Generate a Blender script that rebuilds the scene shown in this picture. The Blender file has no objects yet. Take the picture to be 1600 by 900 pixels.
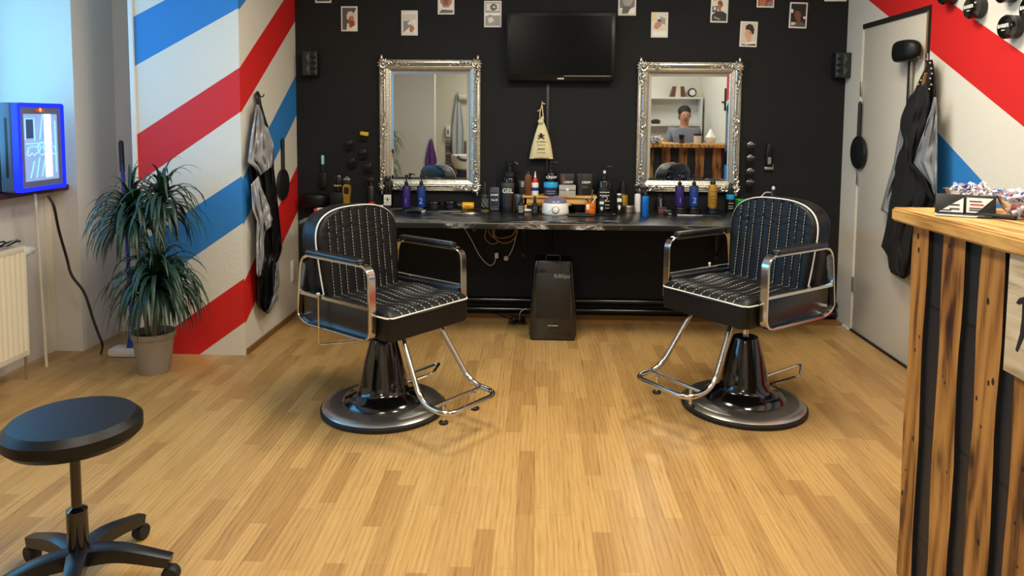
import bpy, bmesh, math, random
from mathutils import Vector, Matrix
random.seed(7)
S = bpy.context.scene
COL = S.collection
PI = math.pi
def R(a): return math.radians(a)

# ------------------------------------------------------------------ camera
F, CX, CY, PITCH, YAW, ROLL, CH = 1150., 800., 275., R(4.45), R(2.0), R(.42), 1.45
fwd = Vector((-math.sin(YAW)*math.cos(PITCH), math.cos(YAW)*math.cos(PITCH), -math.sin(PITCH)))
r0 = Vector((math.cos(YAW), math.sin(YAW), 0)); u0 = r0.cross(fwd)
rgt = r0*math.cos(ROLL)+u0*math.sin(ROLL); upv = -r0*math.sin(ROLL)+u0*math.cos(ROLL)
cd = bpy.data.cameras.new('camera'); cam = bpy.data.objects.new('camera', cd); COL.objects.link(cam)
cam.matrix_world = Matrix(((rgt.x, upv.x, -fwd.x, 0), (rgt.y, upv.y, -fwd.y, 0), (rgt.z, upv.z, -fwd.z, CH), (0, 0, 0, 1)))
cd.sensor_width = 36; cd.lens = F/1600*36; cd.shift_y = -(450-CY)/1600; cd.shift_x = 0; cd.clip_start = .02
S.camera = cam
def W(u, v, ax, val):
    """point of the plane axis=val seen at photo pixel (u, v)"""
    d = fwd+rgt*((u-CX)/F)-upv*((v-CY)/F); o = Vector((0, 0, CH)); t = (val-o[ax])/d[ax]
    return o+d*t
YB, XL, XR, XW, ZC = 5.35, -1.77, 2.18, -2.72, 2.75      # back wall, left nib, right wall, window pier, ceiling
DZ = .80                                             # desk top

# --------------------------------------------------------------- materials
def lin(c):
    if isinstance(c, str):
        c = [int(c[i:i+2], 16)/255 for i in (0, 2, 4)]
        c = [x/12.92 if x <= .04045 else ((x+.055)/1.055)**2.4 for x in c]
    return (c[0], c[1], c[2], 1)
class NT:
    def __init__(s, name):
        s.m = bpy.data.materials.new(name); s.m.use_nodes = True; s.t = s.m.node_tree; s.b = s.t.nodes['Principled BSDF']
    def n(s, ty, **k):
        n = s.t.nodes.new(ty)
        for a, b in k.items():
            if a in n.inputs.keys() if hasattr(n.inputs, 'keys') else False: n.inputs[a].default_value = b
            else: setattr(n, a, b)
        return n
    def l(s, a, b): s.t.links.new(a, b)
    def math(s, op, a, b=None, c=None):
        n = s.t.nodes.new('ShaderNodeMath'); n.operation = op
        for i, x in enumerate((a, b, c)):
            if x is None: continue
            if isinstance(x, (int, float)): n.inputs[i].default_value = x
            else: s.l(x, n.inputs[i])
        return n.outputs[0]
    def mix(s, f, a, b):
        n = s.t.nodes.new('ShaderNodeMix'); n.data_type = 'RGBA'
        for i, x in ((0, f), (6, a), (7, b)):
            if hasattr(x, 'links'): s.l(x, n.inputs[i])
            else: n.inputs[i].default_value = x
        return n.outputs[2]
    def ramp(s, f, st):
        n = s.t.nodes.new('ShaderNodeValToRGB'); e = n.color_ramp.elements
        while len(e) < len(st): e.new(.5)
        for i, (p, c) in enumerate(st): e[i].position = p; e[i].color = c
        s.l(f, n.inputs[0]); return n.outputs[0]
    def obj(s, scale=(1, 1, 1), rot=(0, 0, 0), loc=(0, 0, 0)):
        t = s.t.nodes.new('ShaderNodeTexCoord'); m = s.t.nodes.new('ShaderNodeMapping')
        m.inputs['Scale'].default_value = scale; m.inputs['Rotation'].default_value = rot; m.inputs['Location'].default_value = loc
        s.l(t.outputs['Object'], m.inputs[0]); return m.outputs[0]
    def noise(s, vec, sc, det=4, rough=.5, dist=0):
        n = s.t.nodes.new('ShaderNodeTexNoise'); n.inputs['Scale'].default_value = sc; n.inputs['Detail'].default_value = det
        n.inputs['Roughness'].default_value = rough; n.inputs['Distortion'].default_value = dist; s.l(vec, n.inputs['Vector']); return n.outputs[0]
    def bump(s, h, st, d=.01):
        n = s.t.nodes.new('ShaderNodeBump'); n.inputs['Strength'].default_value = st; n.inputs['Distance'].default_value = d
        s.l(h, n.inputs['Height']); s.l(n.outputs[0], s.b.inputs['Normal'])
def mat(name, col, rough=.5, metal=0, var=.06, vs=30, bump=0, bs=200, em=0, emc=None, coat=0, trans=0, alpha=None, spec=None):
    m = NT(name); c = lin(col)
    if var and not trans:
        f = m.noise(m.obj(), vs)
        o = m.mix(f, tuple(x*(1-var) for x in c[:3])+(1,), tuple(min(1, x*(1+var)) for x in c[:3])+(1,))
        m.l(o, m.b.inputs['Base Color'])
    else: m.b.inputs['Base Color'].default_value = c
    m.b.inputs['Roughness'].default_value = rough; m.b.inputs['Metallic'].default_value = metal
    if coat: m.b.inputs['Coat Weight'].default_value = coat
    if spec is not None: m.b.inputs['Specular IOR Level'].default_value = spec
    if trans: m.b.inputs['Transmission Weight'].default_value = trans; m.b.inputs['IOR'].default_value = 1.45
    if em: m.b.inputs['Emission Color'].default_value = lin(emc or col); m.b.inputs['Emission Strength'].default_value = em
    if bump: m.bump(m.noise(m.obj(), bs, 3), bump)
    return m.m
CREAM, PRED, PBLUE = 'e3dfd2', 'd3201f', '2f80c8'
def stripe_mat(name, axis, org, stripes, base=CREAM, lim=None):
    """wall paint: each stripe lies between two straight lines z = a + s*(h-org)"""
    m = NT(name); t = m.t.nodes.new('ShaderNodeTexCoord'); x = m.t.nodes.new('ShaderNodeSeparateXYZ'); m.l(t.outputs['Object'], x.inputs[0])
    h = m.math('SUBTRACT', x.outputs[axis], org); z = x.outputs[2]
    nz = m.noise(t.outputs['Object'], 3.5, 5)
    b = lin(base); cur = m.mix(nz, tuple(k*.93 for k in b[:3])+(1,), b)
    for (au, su, al, sl, c) in stripes:
        up = m.math('MULTIPLY_ADD', h, su, au); lo = m.math('MULTIPLY_ADD', h, sl, al)
        k = m.math('MULTIPLY', m.math('LESS_THAN', z, up), m.math('GREATER_THAN', z, lo))
        if lim is not None and au < 1.8: k = m.math('MULTIPLY', k, m.math('LESS_THAN', h, lim))
        cur = m.mix(k, cur, lin(c))
    m.l(cur, m.b.inputs['Base Color']); m.b.inputs['Roughness'].default_value = .55
    m.bump(m.noise(t.outputs['Object'], 60, 4), .15); return m.m
def floor_mat():
    m = NT('oak_strip_laminate'); v = m.obj(rot=(0, 0, R(90)))
    br = m.t.nodes.new('ShaderNodeTexBrick'); m.l(v, br.inputs['Vector'])
    br.offset = .37; br.offset_frequency = 2; br.squash = .8; br.squash_frequency = 3
    for k, x in (('Scale', 1), ('Mortar Size', .0006), ('Mortar Smooth', .3), ('Bias', -.35), ('Brick Width', .52), ('Row Height', .068)): br.inputs[k].default_value = x
    br.inputs['Color1'].default_value = lin('c49d62'); br.inputs['Color2'].default_value = lin('9c7443'); br.inputs['Mortar'].default_value = lin('94703f')
    # strips as random offsets for the grain
    g1 = m.noise(m.obj(scale=(95, 3.0, 1)), 1.6, 6, .62, .9); g2 = m.noise(m.obj(scale=(16, 1.3, 1)), 1.2, 3, .5, 2.2)
    wv = m.t.nodes.new('ShaderNodeTexWave'); wv.wave_type = 'BANDS'; wv.bands_direction = 'X'
    for k, x in (('Scale', 16), ('Distortion', 9), ('Detail', 3), ('Detail Scale', .7)): wv.inputs[k].default_value = x
    m.l(m.obj(scale=(1, .14, 1)), wv.inputs['Vector'])
    f = m.math('ADD', m.math('MULTIPLY', g1, .72), m.math('MULTIPLY', wv.outputs['Fac'], .13)); f = m.math('ADD', f, m.math('MULTIPLY', g2, .28))
    g = m.ramp(f, [(.34, (.40, .34, .26, 1)), (.46, (.78, .75, .68, 1)), (.66, (1.02, 1.01, .98, 1))])
    n = m.t.nodes.new('ShaderNodeMix'); n.data_type = 'RGBA'; n.blend_type = 'MULTIPLY'; n.inputs[0].default_value = .85
    m.l(br.outputs['Color'], n.inputs[6]); m.l(g, n.inputs[7]); m.l(n.outputs[2], m.b.inputs['Base Color'])
    m.b.inputs['Roughness'].default_value = .33; m.bump(f, .06, .002); return m.m
def wood_mat(name, c1, c2, c3, axis=2, knots=True, sc=1.):
    m = NT(name); s = [9*sc]*3; s[axis] = 1.1*sc; v = m.obj(scale=s)
    oi = m.t.nodes.new('ShaderNodeObjectInfo'); ad = m.t.nodes.new('ShaderNodeVectorMath'); ad.operation = 'ADD'
    m.l(v, ad.inputs[0]); cb = m.t.nodes.new('ShaderNodeCombineXYZ'); r = m.math('MULTIPLY', oi.outputs['Random'], 40)
    for i in range(3): m.l(r, cb.inputs[i])
    m.l(cb.outputs[0], ad.inputs[1]); v = ad.outputs[0]
    n1 = m.noise(v, 1.1, 5, .6, 1.6); wv = m.t.nodes.new('ShaderNodeTexWave'); wv.wave_type = 'RINGS'; wv.rings_direction = 'Z' if axis != 2 else 'X'
    for k, x in (('Scale', .9), ('Distortion', 7), ('Detail', 4), ('Detail Scale', 1.3)): wv.inputs[k].default_value = x
    m.l(v, wv.inputs['Vector'])
    f = m.math('ADD', m.math('MULTIPLY', n1, .82), m.math('MULTIPLY', wv.outputs['Fac'], .18))
    s3 = [170]*3; s3[axis] = 5; fg = m.noise(m.obj(scale=s3), 1, 3, .6, .4)
    f = m.math('ADD', f, m.math('MULTIPLY', m.math('SUBTRACT', fg, .5), .28))
    c = m.ramp(f, [(.33, lin(c3)), (.47, lin(c2)), (.64, lin(c1))])
    if knots:
        vo = m.t.nodes.new('ShaderNodeTexVoronoi'); vo.inputs['Scale'].default_value = .62
        s2 = [13]*3; s2[axis] = 6; ad2 = m.t.nodes.new('ShaderNodeVectorMath'); ad2.operation = 'ADD'; m.l(m.obj(scale=s2), ad2.inputs[0]); m.l(cb.outputs[0], ad2.inputs[1])
        m.l(ad2.outputs[0], vo.inputs['Vector']); k = m.ramp(vo.outputs['Distance'], [(.10, (1, 1, 1, 1)), (.2, (.25, .25, .25, 1)), (.34, (0, 0, 0, 1))])
        c = m.mix(k, c, lin('2a1206'))
    m.l(c, m.b.inputs['Base Color']); m.b.inputs['Roughness'].default_value = .5; m.bump(f, .25, .004); return m.m
def marble_mat():
    m = NT('black_marble_laminate'); v = m.obj(scale=(1, 1.6, 1.6)); n = m.noise(v, 2.2, 7, .62, 1.2)
    a = m.math('ABSOLUTE', m.math('SUBTRACT', n, .5)); k = m.ramp(a, [(0, (1, 1, 1, 1)), (.012, (.25, .25, .25, 1)), (.05, (0, 0, 0, 1))])
    n2 = m.noise(v, 1.1, 3); k2 = m.math('MULTIPLY', k, m.ramp(n2, [(.45, (0, 0, 0, 1)), (.62, (1, 1, 1, 1))]))
    c = m.mix(k2, m.mix(n2, lin('0e0f10'), lin('232526')), lin('d8d4cc')); m.l(c, m.b.inputs['Base Color'])
    m.b.inputs['Roughness'].default_value = .28; return m.m
def tile_mat():
    m = NT('slate_ledger_tiles'); br = m.t.nodes.new('ShaderNodeTexBrick'); m.l(m.obj(rot=(R(90), 0, 0)), br.inputs['Vector'])
    for k, x in (('Scale', 1), ('Mortar Size', .006), ('Brick Width', .24), ('Row Height', .05)): br.inputs[k].default_value = x
    br.inputs['Color1'].default_value = lin('a3948a'); br.inputs['Color2'].default_value = lin('4c4543'); br.inputs['Mortar'].default_value = lin('1f1c1b')
    m.l(br.outputs['Color'], m.b.inputs['Base Color']); m.b.inputs['Roughness'].default_value = .7; return m.m
def brickblack_mat():
    m = NT('black_painted_blocks'); br = m.t.nodes.new('ShaderNodeTexBrick'); m.l(m.obj(rot=(R(90), 0, R(90))), br.inputs['Vector'])
    for k, x in (('Scale', 1), ('Mortar Size', .005), ('Brick Width', .36), ('Row Height', .12)): br.inputs[k].default_value = x
    br.inputs['Color1'].default_value = lin('1b1c1e'); br.inputs['Color2'].default_value = lin('212326'); br.inputs['Mortar'].default_value = lin('08080a')
    m.l(br.outputs['Color'], m.b.inputs['Base Color']); m.b.inputs['Roughness'].default_value = .5; m.bump(br.outputs['Fac'], .6, -.01); return m.m

MT = dict(
 floor=floor_mat(), marble=marble_mat(), tile=tile_mat(), blocks=brickblack_mat(),
 plank=wood_mat('charred_orange_planks', 'b27f40', '96642c', '4a270f'), top=wood_mat('charred_pine_top', 'd6a860', 'b88744', '6a4018', axis=1, knots=False),
 pale=wood_mat('pale_ash_wood', 'd9c9a8', 'c9b591', 'a08a63', axis=0, knots=False, sc=1.6), riserw=wood_mat('honey_pine', 'e0b56c', 'c99448', '8a5420', axis=0, knots=False),
 black=mat('black_wall_paint', '1b1c1d', .75, bump=.12, bs=80, var=.1, vs=3, spec=.25), wall=mat('cream_wall_paint', 'ded9cc', .6, bump=.12, bs=70, var=.03, vs=3),
 white=mat('white_paint', 'e6e3da', .45, var=.02), ceil=mat('ceiling_paint', 'eeece6', .7, var=.02),
 leather=mat('black_leather', '0d0d0d', .42, var=.2, vs=12, bump=.1, bs=260, spec=.32), side=mat('smooth_black_vinyl', '0b0e14', .34, var=.1, spec=.6),
 pipe_w=mat('white_piping', 'dedbd2', .5), chrome=mat('chrome', 'c9c6c0', .14, 1, var=.03), steel=mat('brushed_steel', 'c4c0b8', .3, .95, var=.06, vs=60),
 gblack=mat('gloss_black', '0b0b0c', .13, coat=.5, var=.1), mblack=mat('matt_black_plastic', '131313', .45, var=.1), rubber=mat('black_rubber', '0d0d0d', .6),
 silver=mat('antique_silver_leaf', 'd3d0c4', .27, .92, var=.12, vs=40, bump=.2, bs=120), glassm=mat('mirror_glass', 'ccd4d8', .015, 1, var=0),
 screen=mat('dark_screen', '05070a', .22, var=0, spec=.12), bezel=mat('tv_bezel', '08090a', .3, var=.05, spec=.3),
 cloth_s=mat('silver_satin', 'b9bbc0', .42, .25, var=.25, vs=9, bump=.25, bs=25), cloth_b=mat('black_satin', '101114', .38, var=.3, vs=9, bump=.3, bs=25), cloth_g=mat('grey_lining', '85898c', .6, var=.15, vs=9, bump=.3, bs=25),
 doorw=mat('door_white_paint', 'd4cdbd', .5, var=.03, vs=3, bump=.08, bs=60), gap=mat('dark_gap_strip', '1a1210', .7), trimb=mat('brown_edge', '8a6d52', .6),
 leaf=mat('dracaena_leaf', '1d3826', .42, var=.45, vs=14), stem=mat('cane_stem', '7b6a4c', .8, var=.3), soil=mat('potting_soil', '1c130d', .95, var=.4, vs=90), pot=mat('beige_plastic_pot', '8f8578', .55),
 bluep=mat('blue_pole', '1d3f9c', .35), rad=mat('radiator_enamel', 'e3dac2', .35, var=.02), valve=mat('valve_white', 'dfe0df', .4), cable=mat('black_cable', '0c0c0d', .5), cablew=mat('white_cable', 'b8b4aa', .5), cableo=mat('tan_cable', 'a07a58', .5),
 sill=mat('dark_red_sill', '451a26', .5), casing=mat('blue_grey_casing', '53606e', .35, .3), led=mat('blue_led_frame', '0a22ff', .4, var=0, em=2.2, emc='0a18ff'), lcd=mat('glass_reflection_glow', '9db7e2', .2, var=.3, vs=7, em=.75, emc='6f96d8'),
 reflwhite=mat('white_reflection_glow', 'ffffff', .3, var=0, em=2.0), reflneon=mat('cyan_neon_reflection', 'a0f4ff', .4, var=0, em=1.0, emc='86e9f5'), lcdd=mat('door_border_grey', '6c6d85', .3), logo_y=mat('logo_yellow', 'f3c62a', .4, em=.6), logo_r=mat('logo_red', 'e03a1c', .4, em=.5), refldark=mat('dark_blue_reflection', '37548c', .3, em=.2),  # white, cyan and dark blue glow colours paint reflections on the cooler door
 gold=mat('gold_metal', 'c9a23e', .3, .8, var=.08), goldl=mat('gold_label', 'b78a2e', .4, .3, var=.3, vs=60), purple=mat('purple_label', '2c1d66', .4, var=.2), bluel=mat('deep_blue_label', '1b3580', .4, var=.2), violet_ink=mat('violet_print', '7a6cc9', .5), blue_ink=mat('light_blue_print', '8fb4ee', .5),
 ink=mat('white_print', 'e4e2da', .5, var=.02), greyink=mat('grey_print', '8f8f88', .5), cyan=mat('cyan_plastic', '1fa3df', .35), teal=mat('teal_plastic', '8fd6cc', .35), orange=mat('orange_tin', 'ee7a1a', .35, var=.1), yellow=mat('yellow_tin', 'f0b51c', .35), red=mat('red_plastic', 'c8202a', .35),
 amber=mat('brown_glass', '6a3f1d', .2, var=.1), wht=mat('white_plastic', 'e9e7e1', .3, var=.02), lav=mat('lavender_lid', '6f6a8c', .25, coat=.4), green=mat('green_plastic', '18993a', .35), bottleb=mat('blue_aluminium', '1c74cf', .25, .5), greyb=mat('stone_grey_box', 'aaa79c', .6, var=.25, vs=80), brownb=mat('brown_spine', '6b3b35', .5),
 dglass=mat('dark_bottle_glass', '10161a', .08, var=.1, coat=.6), canvas=mat('cream_cotton', 'e0d3a6', .85, var=.08, bump=.3, bs=180), teaberry=mat('dark_blue_tube', '26304a', .35), glass=mat('clear_glass', 'ffffff', .02, trans=1), 
 cw=mat('candy_white', 'e8e6ec', .35), cr=mat('candy_red', 'b5394a', .35), cb=mat('candy_blue', '3b3f8f', .35), towel=mat('light_grey_towel', 'b9bdc2', .9, bump=.5, bs=120), ptowel=mat('purple_towel', '6c3f7e', .9, bump=.5, bs=120), basin=mat('white_ceramic', 'eef0f2', .12, coat=.4),
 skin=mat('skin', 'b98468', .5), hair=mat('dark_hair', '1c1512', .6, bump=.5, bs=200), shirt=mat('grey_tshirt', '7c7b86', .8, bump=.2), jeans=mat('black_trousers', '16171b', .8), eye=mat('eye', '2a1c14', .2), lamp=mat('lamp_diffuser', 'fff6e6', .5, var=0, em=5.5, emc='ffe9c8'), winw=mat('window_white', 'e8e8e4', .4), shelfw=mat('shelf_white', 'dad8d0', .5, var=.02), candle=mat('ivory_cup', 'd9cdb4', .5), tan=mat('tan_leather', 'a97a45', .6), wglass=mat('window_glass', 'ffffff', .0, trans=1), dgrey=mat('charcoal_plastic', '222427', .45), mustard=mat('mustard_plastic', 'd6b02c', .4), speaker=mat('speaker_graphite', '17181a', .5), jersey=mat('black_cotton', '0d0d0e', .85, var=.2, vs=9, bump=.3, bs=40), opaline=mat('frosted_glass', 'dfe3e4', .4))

# ---------------------------------------------------------------- mesh kit
class MB:
    def __init__(s): s.bm = bmesh.new(); s.T = Matrix.Identity(4); s.mi = 0
    def v(s, p): return s.bm.verts.new(s.T @ Vector(p))
    def f(s, vs):
        try: f = s.bm.faces.new(vs); f.material_index = s.mi; return f
        except ValueError: return None
    def box(s, x0, y0, z0, x1, y1, z1, b=0, seg=2):
        q = [s.v(p) for p in ((x0, y0, z0), (x1, y0, z0), (x1, y1, z0), (x0, y1, z0), (x0, y0, z1), (x1, y0, z1), (x1, y1, z1), (x0, y1, z1))]
        fs = [s.f([q[i] for i in k]) for k in ((3, 2, 1, 0), (4, 5, 6, 7), (0, 1, 5, 4), (1, 2, 6, 5), (2, 3, 7, 6), (3, 0, 4, 7))]
        if b:
            es = list({e for f in fs for e in f.edges})
            r = bmesh.ops.bevel(s.bm, geom=es, offset=b, segments=seg, affect='EDGES', profile=.5)
            for f in r['faces']: f.material_index = s.mi
        return s
    def lathe(s, prof, seg=28, sx=1, sy=1):
        rows = []
        for r, z in prof:
            rows.append([s.v((0, 0, z))] if r < 1e-6 else [s.v((r*sx*math.cos(2*PI*i/seg), r*sy*math.sin(2*PI*i/seg), z)) for i in range(seg)])
        for a, b in zip(rows, rows[1:]):
            for i in range(seg):
                j = (i+1) % seg
                if len(a) == 1 and len(b) == 1: continue
                if len(a) == 1: s.f((a[0], b[j], b[i]))
                elif len(b) == 1: s.f((a[i], a[j], b[0]))
                else: s.f((a[i], a[j], b[j], b[i]))
        if len(rows[0]) > 1: s.f(rows[0][::-1])
        if len(rows[-1]) > 1: s.f(rows[-1])
        return s
    def tube(s, pts, r, seg=8, closed=False, up=None, r2=None, taper=None):
        """round tube (or flat bar when r2 given: r along 'up', r2 across)"""
        pts = [Vector(p) for p in pts]; n = len(pts); rings = []; N = None
        for i, p in enumerate(pts):
            a = pts[(i-1) % n] if (closed or i) else p; b = pts[(i+1) % n] if (closed or i < n-1) else p
            t = (b-a).normalized()
            if up is not None: N = (Vector(up)-t*Vector(up).dot(t)).normalized()
            elif N is None: N = t.orthogonal().normalized()
            else: N = (N-t*N.dot(t)); N = N.normalized() if N.length > 1e-6 else t.orthogonal().normalized()
            B = t.cross(N); k = taper(i/(n-1)) if taper else 1
            if r2:
                sec = [(1, .6), (.85, 1), (-.85, 1), (-1, .6), (-1, -.6), (-.85, -1), (.85, -1), (1, -.6)]
                rings.append([s.v(p+N*(c*r*k)+B*(d*r2*k)) for c, d in sec])
            else: rings.append([s.v(p+(N*math.cos(2*PI*j/seg)+B*math.sin(2*PI*j/seg))*r*k) for j in range(seg)])
        sg = len(rings[0])
        for i in range(n if closed else n-1):
            a, b = rings[i], rings[(i+1) % n]
            for j in range(sg): s.f((a[j], a[(j+1) % sg], b[(j+1) % sg], b[j]))
        if not closed: s.f(rings[0][::-1]); s.f(rings[-1])
        return s
    def prism(s, poly, y0, y1):
        a = [s.v((x, y0, z)) for x, z in poly]; b = [s.v((x, y1, z)) for x, z in poly]; n = len(poly)
        s.f(a); s.f(b[::-1])
        for i in range(n): s.f((a[i], b[i], b[(i+1) % n], a[(i+1) % n]))
        return s
    def ell(s, c, r, seg=12, rings=8, M=None):
        T = s.T @ Matrix.Translation(c) @ (M or Matrix.Identity(4)) @ Matrix.Diagonal((r[0], r[1], r[2], 1))
        g = bmesh.ops.create_uvsphere(s.bm, u_segments=seg, v_segments=rings, radius=1, matrix=T)
        for v in g['verts']:
            for f in v.link_faces: f.material_index = s.mi
        return s
    def grid(s, fn, nu, nv, closed_u=False):
        g = [[s.v(fn(i/nu, j/nv)) for i in range(nu if closed_u else nu+1)] for j in range(nv+1)]
        for j in range(nv):
            for i in range(nu):
                k = (i+1) % nu if closed_u else i+1
                s.f((g[j][i], g[j][k], g[j+1][k], g[j+1][i]))
        return g
    def at(s, loc=(0, 0, 0), rz=0, rx=0, ry=0):
        s.T = Matrix.Translation(loc) @ Matrix.Rotation(rz, 4, 'Z') @ Matrix.Rotation(ry, 4, 'Y') @ Matrix.Rotation(rx, 4, 'X'); return s
    def build(s, name, mats, parent=None, smooth=38, solid=0):
        bmesh.ops.recalc_face_normals(s.bm, faces=s.bm.faces[:])
        me = bpy.data.meshes.new(name); s.bm.to_mesh(me); s.bm.free()
        for m in (mats if isinstance(mats, (list, tuple)) else [mats]): me.materials.append(MT[m] if isinstance(m, str) else m)
        if smooth: me.shade_smooth(); me.set_sharp_from_angle(angle=R(smooth))
        o = bpy.data.objects.new(name, me); COL.objects.link(o)
        if parent: o.parent = parent
        if solid: md = o.modifiers.new('thickness', 'SOLIDIFY'); md.thickness = solid; md.offset = 0
        return o
def arc(cx, cz, r, a0, a1, n): return [(cx+r*math.cos(R(a0+(a1-a0)*i/n)), cz+r*math.sin(R(a0+(a1-a0)*i/n))) for i in range(n+1)]
def rrect(x0, z0, x1, z1, r, n=5):
    return arc(x1-r, z1-r, r, 0, 90, n)+arc(x0+r, z1-r, r, 90, 180, n)+arc(x0+r, z0+r, r, 180, 270, n)+arc(x1-r, z0+r, r, 270, 360, n)
def fillet(pts, rad, n=6, closed=False):
    pts = [Vector(p) for p in pts]; out = []; N = len(pts)
    for i, p in enumerate(pts):
        if not closed and i in (0, N-1): out.append(p); continue
        a, b = pts[i-1], pts[(i+1) % N]; da, db = (a-p), (b-p)
        k = min(rad, da.length*.49, db.length*.49); A = p+da.normalized()*k; B = p+db.normalized()*k
        for j in range(n+1):
            t = j/n; out.append(A*(1-t)**2+p*2*t*(1-t)+B*t*t)
    return out
def spline(pts, n=8):
    P = [Vector(p) for p in pts]; P = [P[0]*2-P[1]]+P+[P[-1]*2-P[-2]]; out = []
    for i in range(1, len(P)-2):
        for j in range(n):
            t = j/n; a, b, c, d = P[i-1:i+3]
            out.append(.5*((2*b)+(c-a)*t+(2*a-5*b+4*c-d)*t*t+(3*b-a-3*c+d)*t**3))
    out.append(P[-2]); return out
def tag(o, label, cat, group=None, kind=None):
    if label: o['label'] = label
    if cat: o['category'] = cat
    if group: o['group'] = group
    if kind: o['kind'] = kind
    return o
def thing(name, label, cat, loc=(0, 0, 0), rz=0, group=None, rot=None):
    o = bpy.data.objects.new(name, None); COL.objects.link(o); o.location = loc; o.rotation_euler = rot or (0, 0, rz); o.empty_display_size = .05
    return tag(o, label, cat, group)
def copy_thing(root, label=None, loc=None, rz=None):
    c = root.copy(); COL.objects.link(c)
    if loc is not None: c.location = loc
    if rz is not None: c.rotation_euler = (0, 0, rz)
    if label: c['label'] = label
    def rec(a, b):
        for ch in [o for o in bpy.data.objects if o.parent == a]:
            d = ch.copy(); COL.objects.link(d); d.parent = b; rec(ch, d)
    rec(root, c); return c
def struct(o): o['kind'] = 'structure'; return o
def write(s, size, loc, m, parent=None, face='-y', name='lettering', ext=.0006, bold=0, rz=0, tilt=0, sx=1):
    cu = bpy.data.curves.new(name, 'FONT'); cu.body = s; cu.size = size; cu.extrude = ext; cu.offset = bold; cu.align_x = 'CENTER'; cu.align_y = 'CENTER'; cu.resolution_u = 3
    t = bpy.data.objects.new(name, cu); COL.objects.link(t)
    me = bpy.data.meshes.new_from_object(t.evaluated_get(bpy.context.evaluated_depsgraph_get())); COL.objects.unlink(t); bpy.data.objects.remove(t)
    az = {'-y': 0, '-x': -PI/2, '+x': PI/2}[face] if isinstance(face, str) else face
    me.transform(Matrix.Translation(loc) @ Matrix.Rotation(az, 4, 'Z') @ Matrix.Rotation(R(90), 4, 'X') @ Matrix.Rotation(tilt, 4, 'Z') @ Matrix.Diagonal((sx, 1, 1, 1)))
    me.name = name; me.materials.clear(); me.materials.append(MT[m])
    o = bpy.data.objects.new(name, me); COL.objects.link(o)
    if parent: o.parent = parent
    return o
def part(name, m, parent, fn, **k):
    b = MB(); fn(b); return b.build(name, m, parent, **k)

# ------------------------------------------------------------------- shell
def slab(name, m, *b, bev=0):
    return struct(MB().box(*b, b=bev).build(name, m, smooth=0))
slab('floor', 'floor', -3.6, -2.7, -.06, 3.0, YB+.1, 0)
slab('ceiling', 'ceil', -3.6, -2.7, ZC, 3.0, YB+.1, ZC+.08)
slab('wall_back', 'black', XL, YB, 0, XR, YB+.12, ZC)
stA = stripe_mat('stripes_on_nib_side', 1, 4.33, [(2.346, .66, 2.07, .66, PBLUE), (1.736, .662, 1.468, .661, PRED), (1.07, .672, .79, .66, PBLUE), (.45, .627, .188, .56, PRED)])
stB = stripe_mat('stripes_on_nib_face', 0, -1.77, [(2.352, .505, 2.085, .539, PBLUE), (1.739, .635, 1.478, .676, PRED), (1.095, .651, .812, .69, PBLUE), (.473, .702, .205, .723, PRED)])
stR = stripe_mat('stripes_on_right_wall', 1, 4.0, [(2.059, .521, 1.734, .50, PRED), (1.336, .538, .985, .50, PBLUE), (.56, .53, .24, .53, PRED)], lim=.3)
nib = MB(); nib.box(XL-.63, 4.33, 0, XL, 4.34, ZC).mi = 1; nib.box(XL-.01, 4.34, 0, XL, YB+.1, ZC)
struct(nib.build('wall_left_nib', [stB, stA], smooth=0))
slab('trim_1', 'white', XL-.655, 4.315, 0, XL-.628, 4.36, ZC, bev=.003)
slab('wall_left_recess', 'wall', -2.9, 4.78, 0, XL-.6, 4.9, ZC)
pier = MB(); pier.box(-3.4, 4.35, 0, -2.79, 4.9, ZC); struct(pier.build('wall_left_pier', 'wall', smooth=0))
slab('wall_left_upper', 'wall', -3.5, -2.6, 2.35, -3.3, 4.4, ZC)
slab('wall_left', 'wall', -3.3, -2.6, 0, -2.97, 4.36, 1.0)
slab('wall_left_front', 'wall', -3.5, -2.6, 0, -2.97, 1.3, ZC)
# window 1: frame, mullions and glass in the left wall, sill under it
wf = MB()
for a in ((1.3, 1.0, 1.37, 2.35), (4.28, 1.0, 4.35, 2.35), (1.3, 1.0, 4.35, 1.07), (1.3, 2.28, 4.35, 2.35), (2.3, 1.0, 2.36, 2.35), (3.3, 1.0, 3.36, 2.35)): wf.box(-3.44, a[0], a[1], -3.38, a[2], a[3], b=.004)
struct(wf.build('window_1', 'winw', smooth=0))
slab('window_2', 'wglass', -3.415, 1.34, 1.04, -3.405, 4.31, 2.31)
slab('trim_2', 'sill', -3.38, 1.3, 1.0, -2.84, 4.352, 1.035, bev=.006)
slab('trim_3', 'rad', -3.02, 4.30, 0, -2.96, 4.36, 1.0, bev=.004)
# right wall with its door opening
DY0, DY1, DH = 4.235, 5.10, 2.1
rw = MB(); rw.box(XR, .6, 0, XR+.12, DY0, ZC); rw.box(XR, DY1, 0, XR+.12, YB+.1, ZC); rw.box(XR, DY0, DH, XR+.12, DY1, ZC)
struct(rw.build('wall_right', stR, smooth=0))
slab('wall_right_rear', 'wall', 1.25, .58, 0, XR+.12, .70, ZC)
slab('wall_right_return', 'wall', 1.25, -2.4, 0, 1.33, .58, ZC)
slab('wall_rear', 'wall', -3.5, -2.52, 0, 1.4, -2.4, ZC)
slab('wall_rear_nib', 'wall', -3.0, -1.1, 0, -1.64, -.95, ZC)
d = struct(part('door_1', 'doorw', None, lambda b: b.box(XR+.008, DY0+.022, .012, XR+.048, DY1-.012, DH-.03, b=.003)))
slab('trim_4', 'gap', XR-.001, DY0+.012, DH-.03, XR+.06, DY1, DH)
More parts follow.
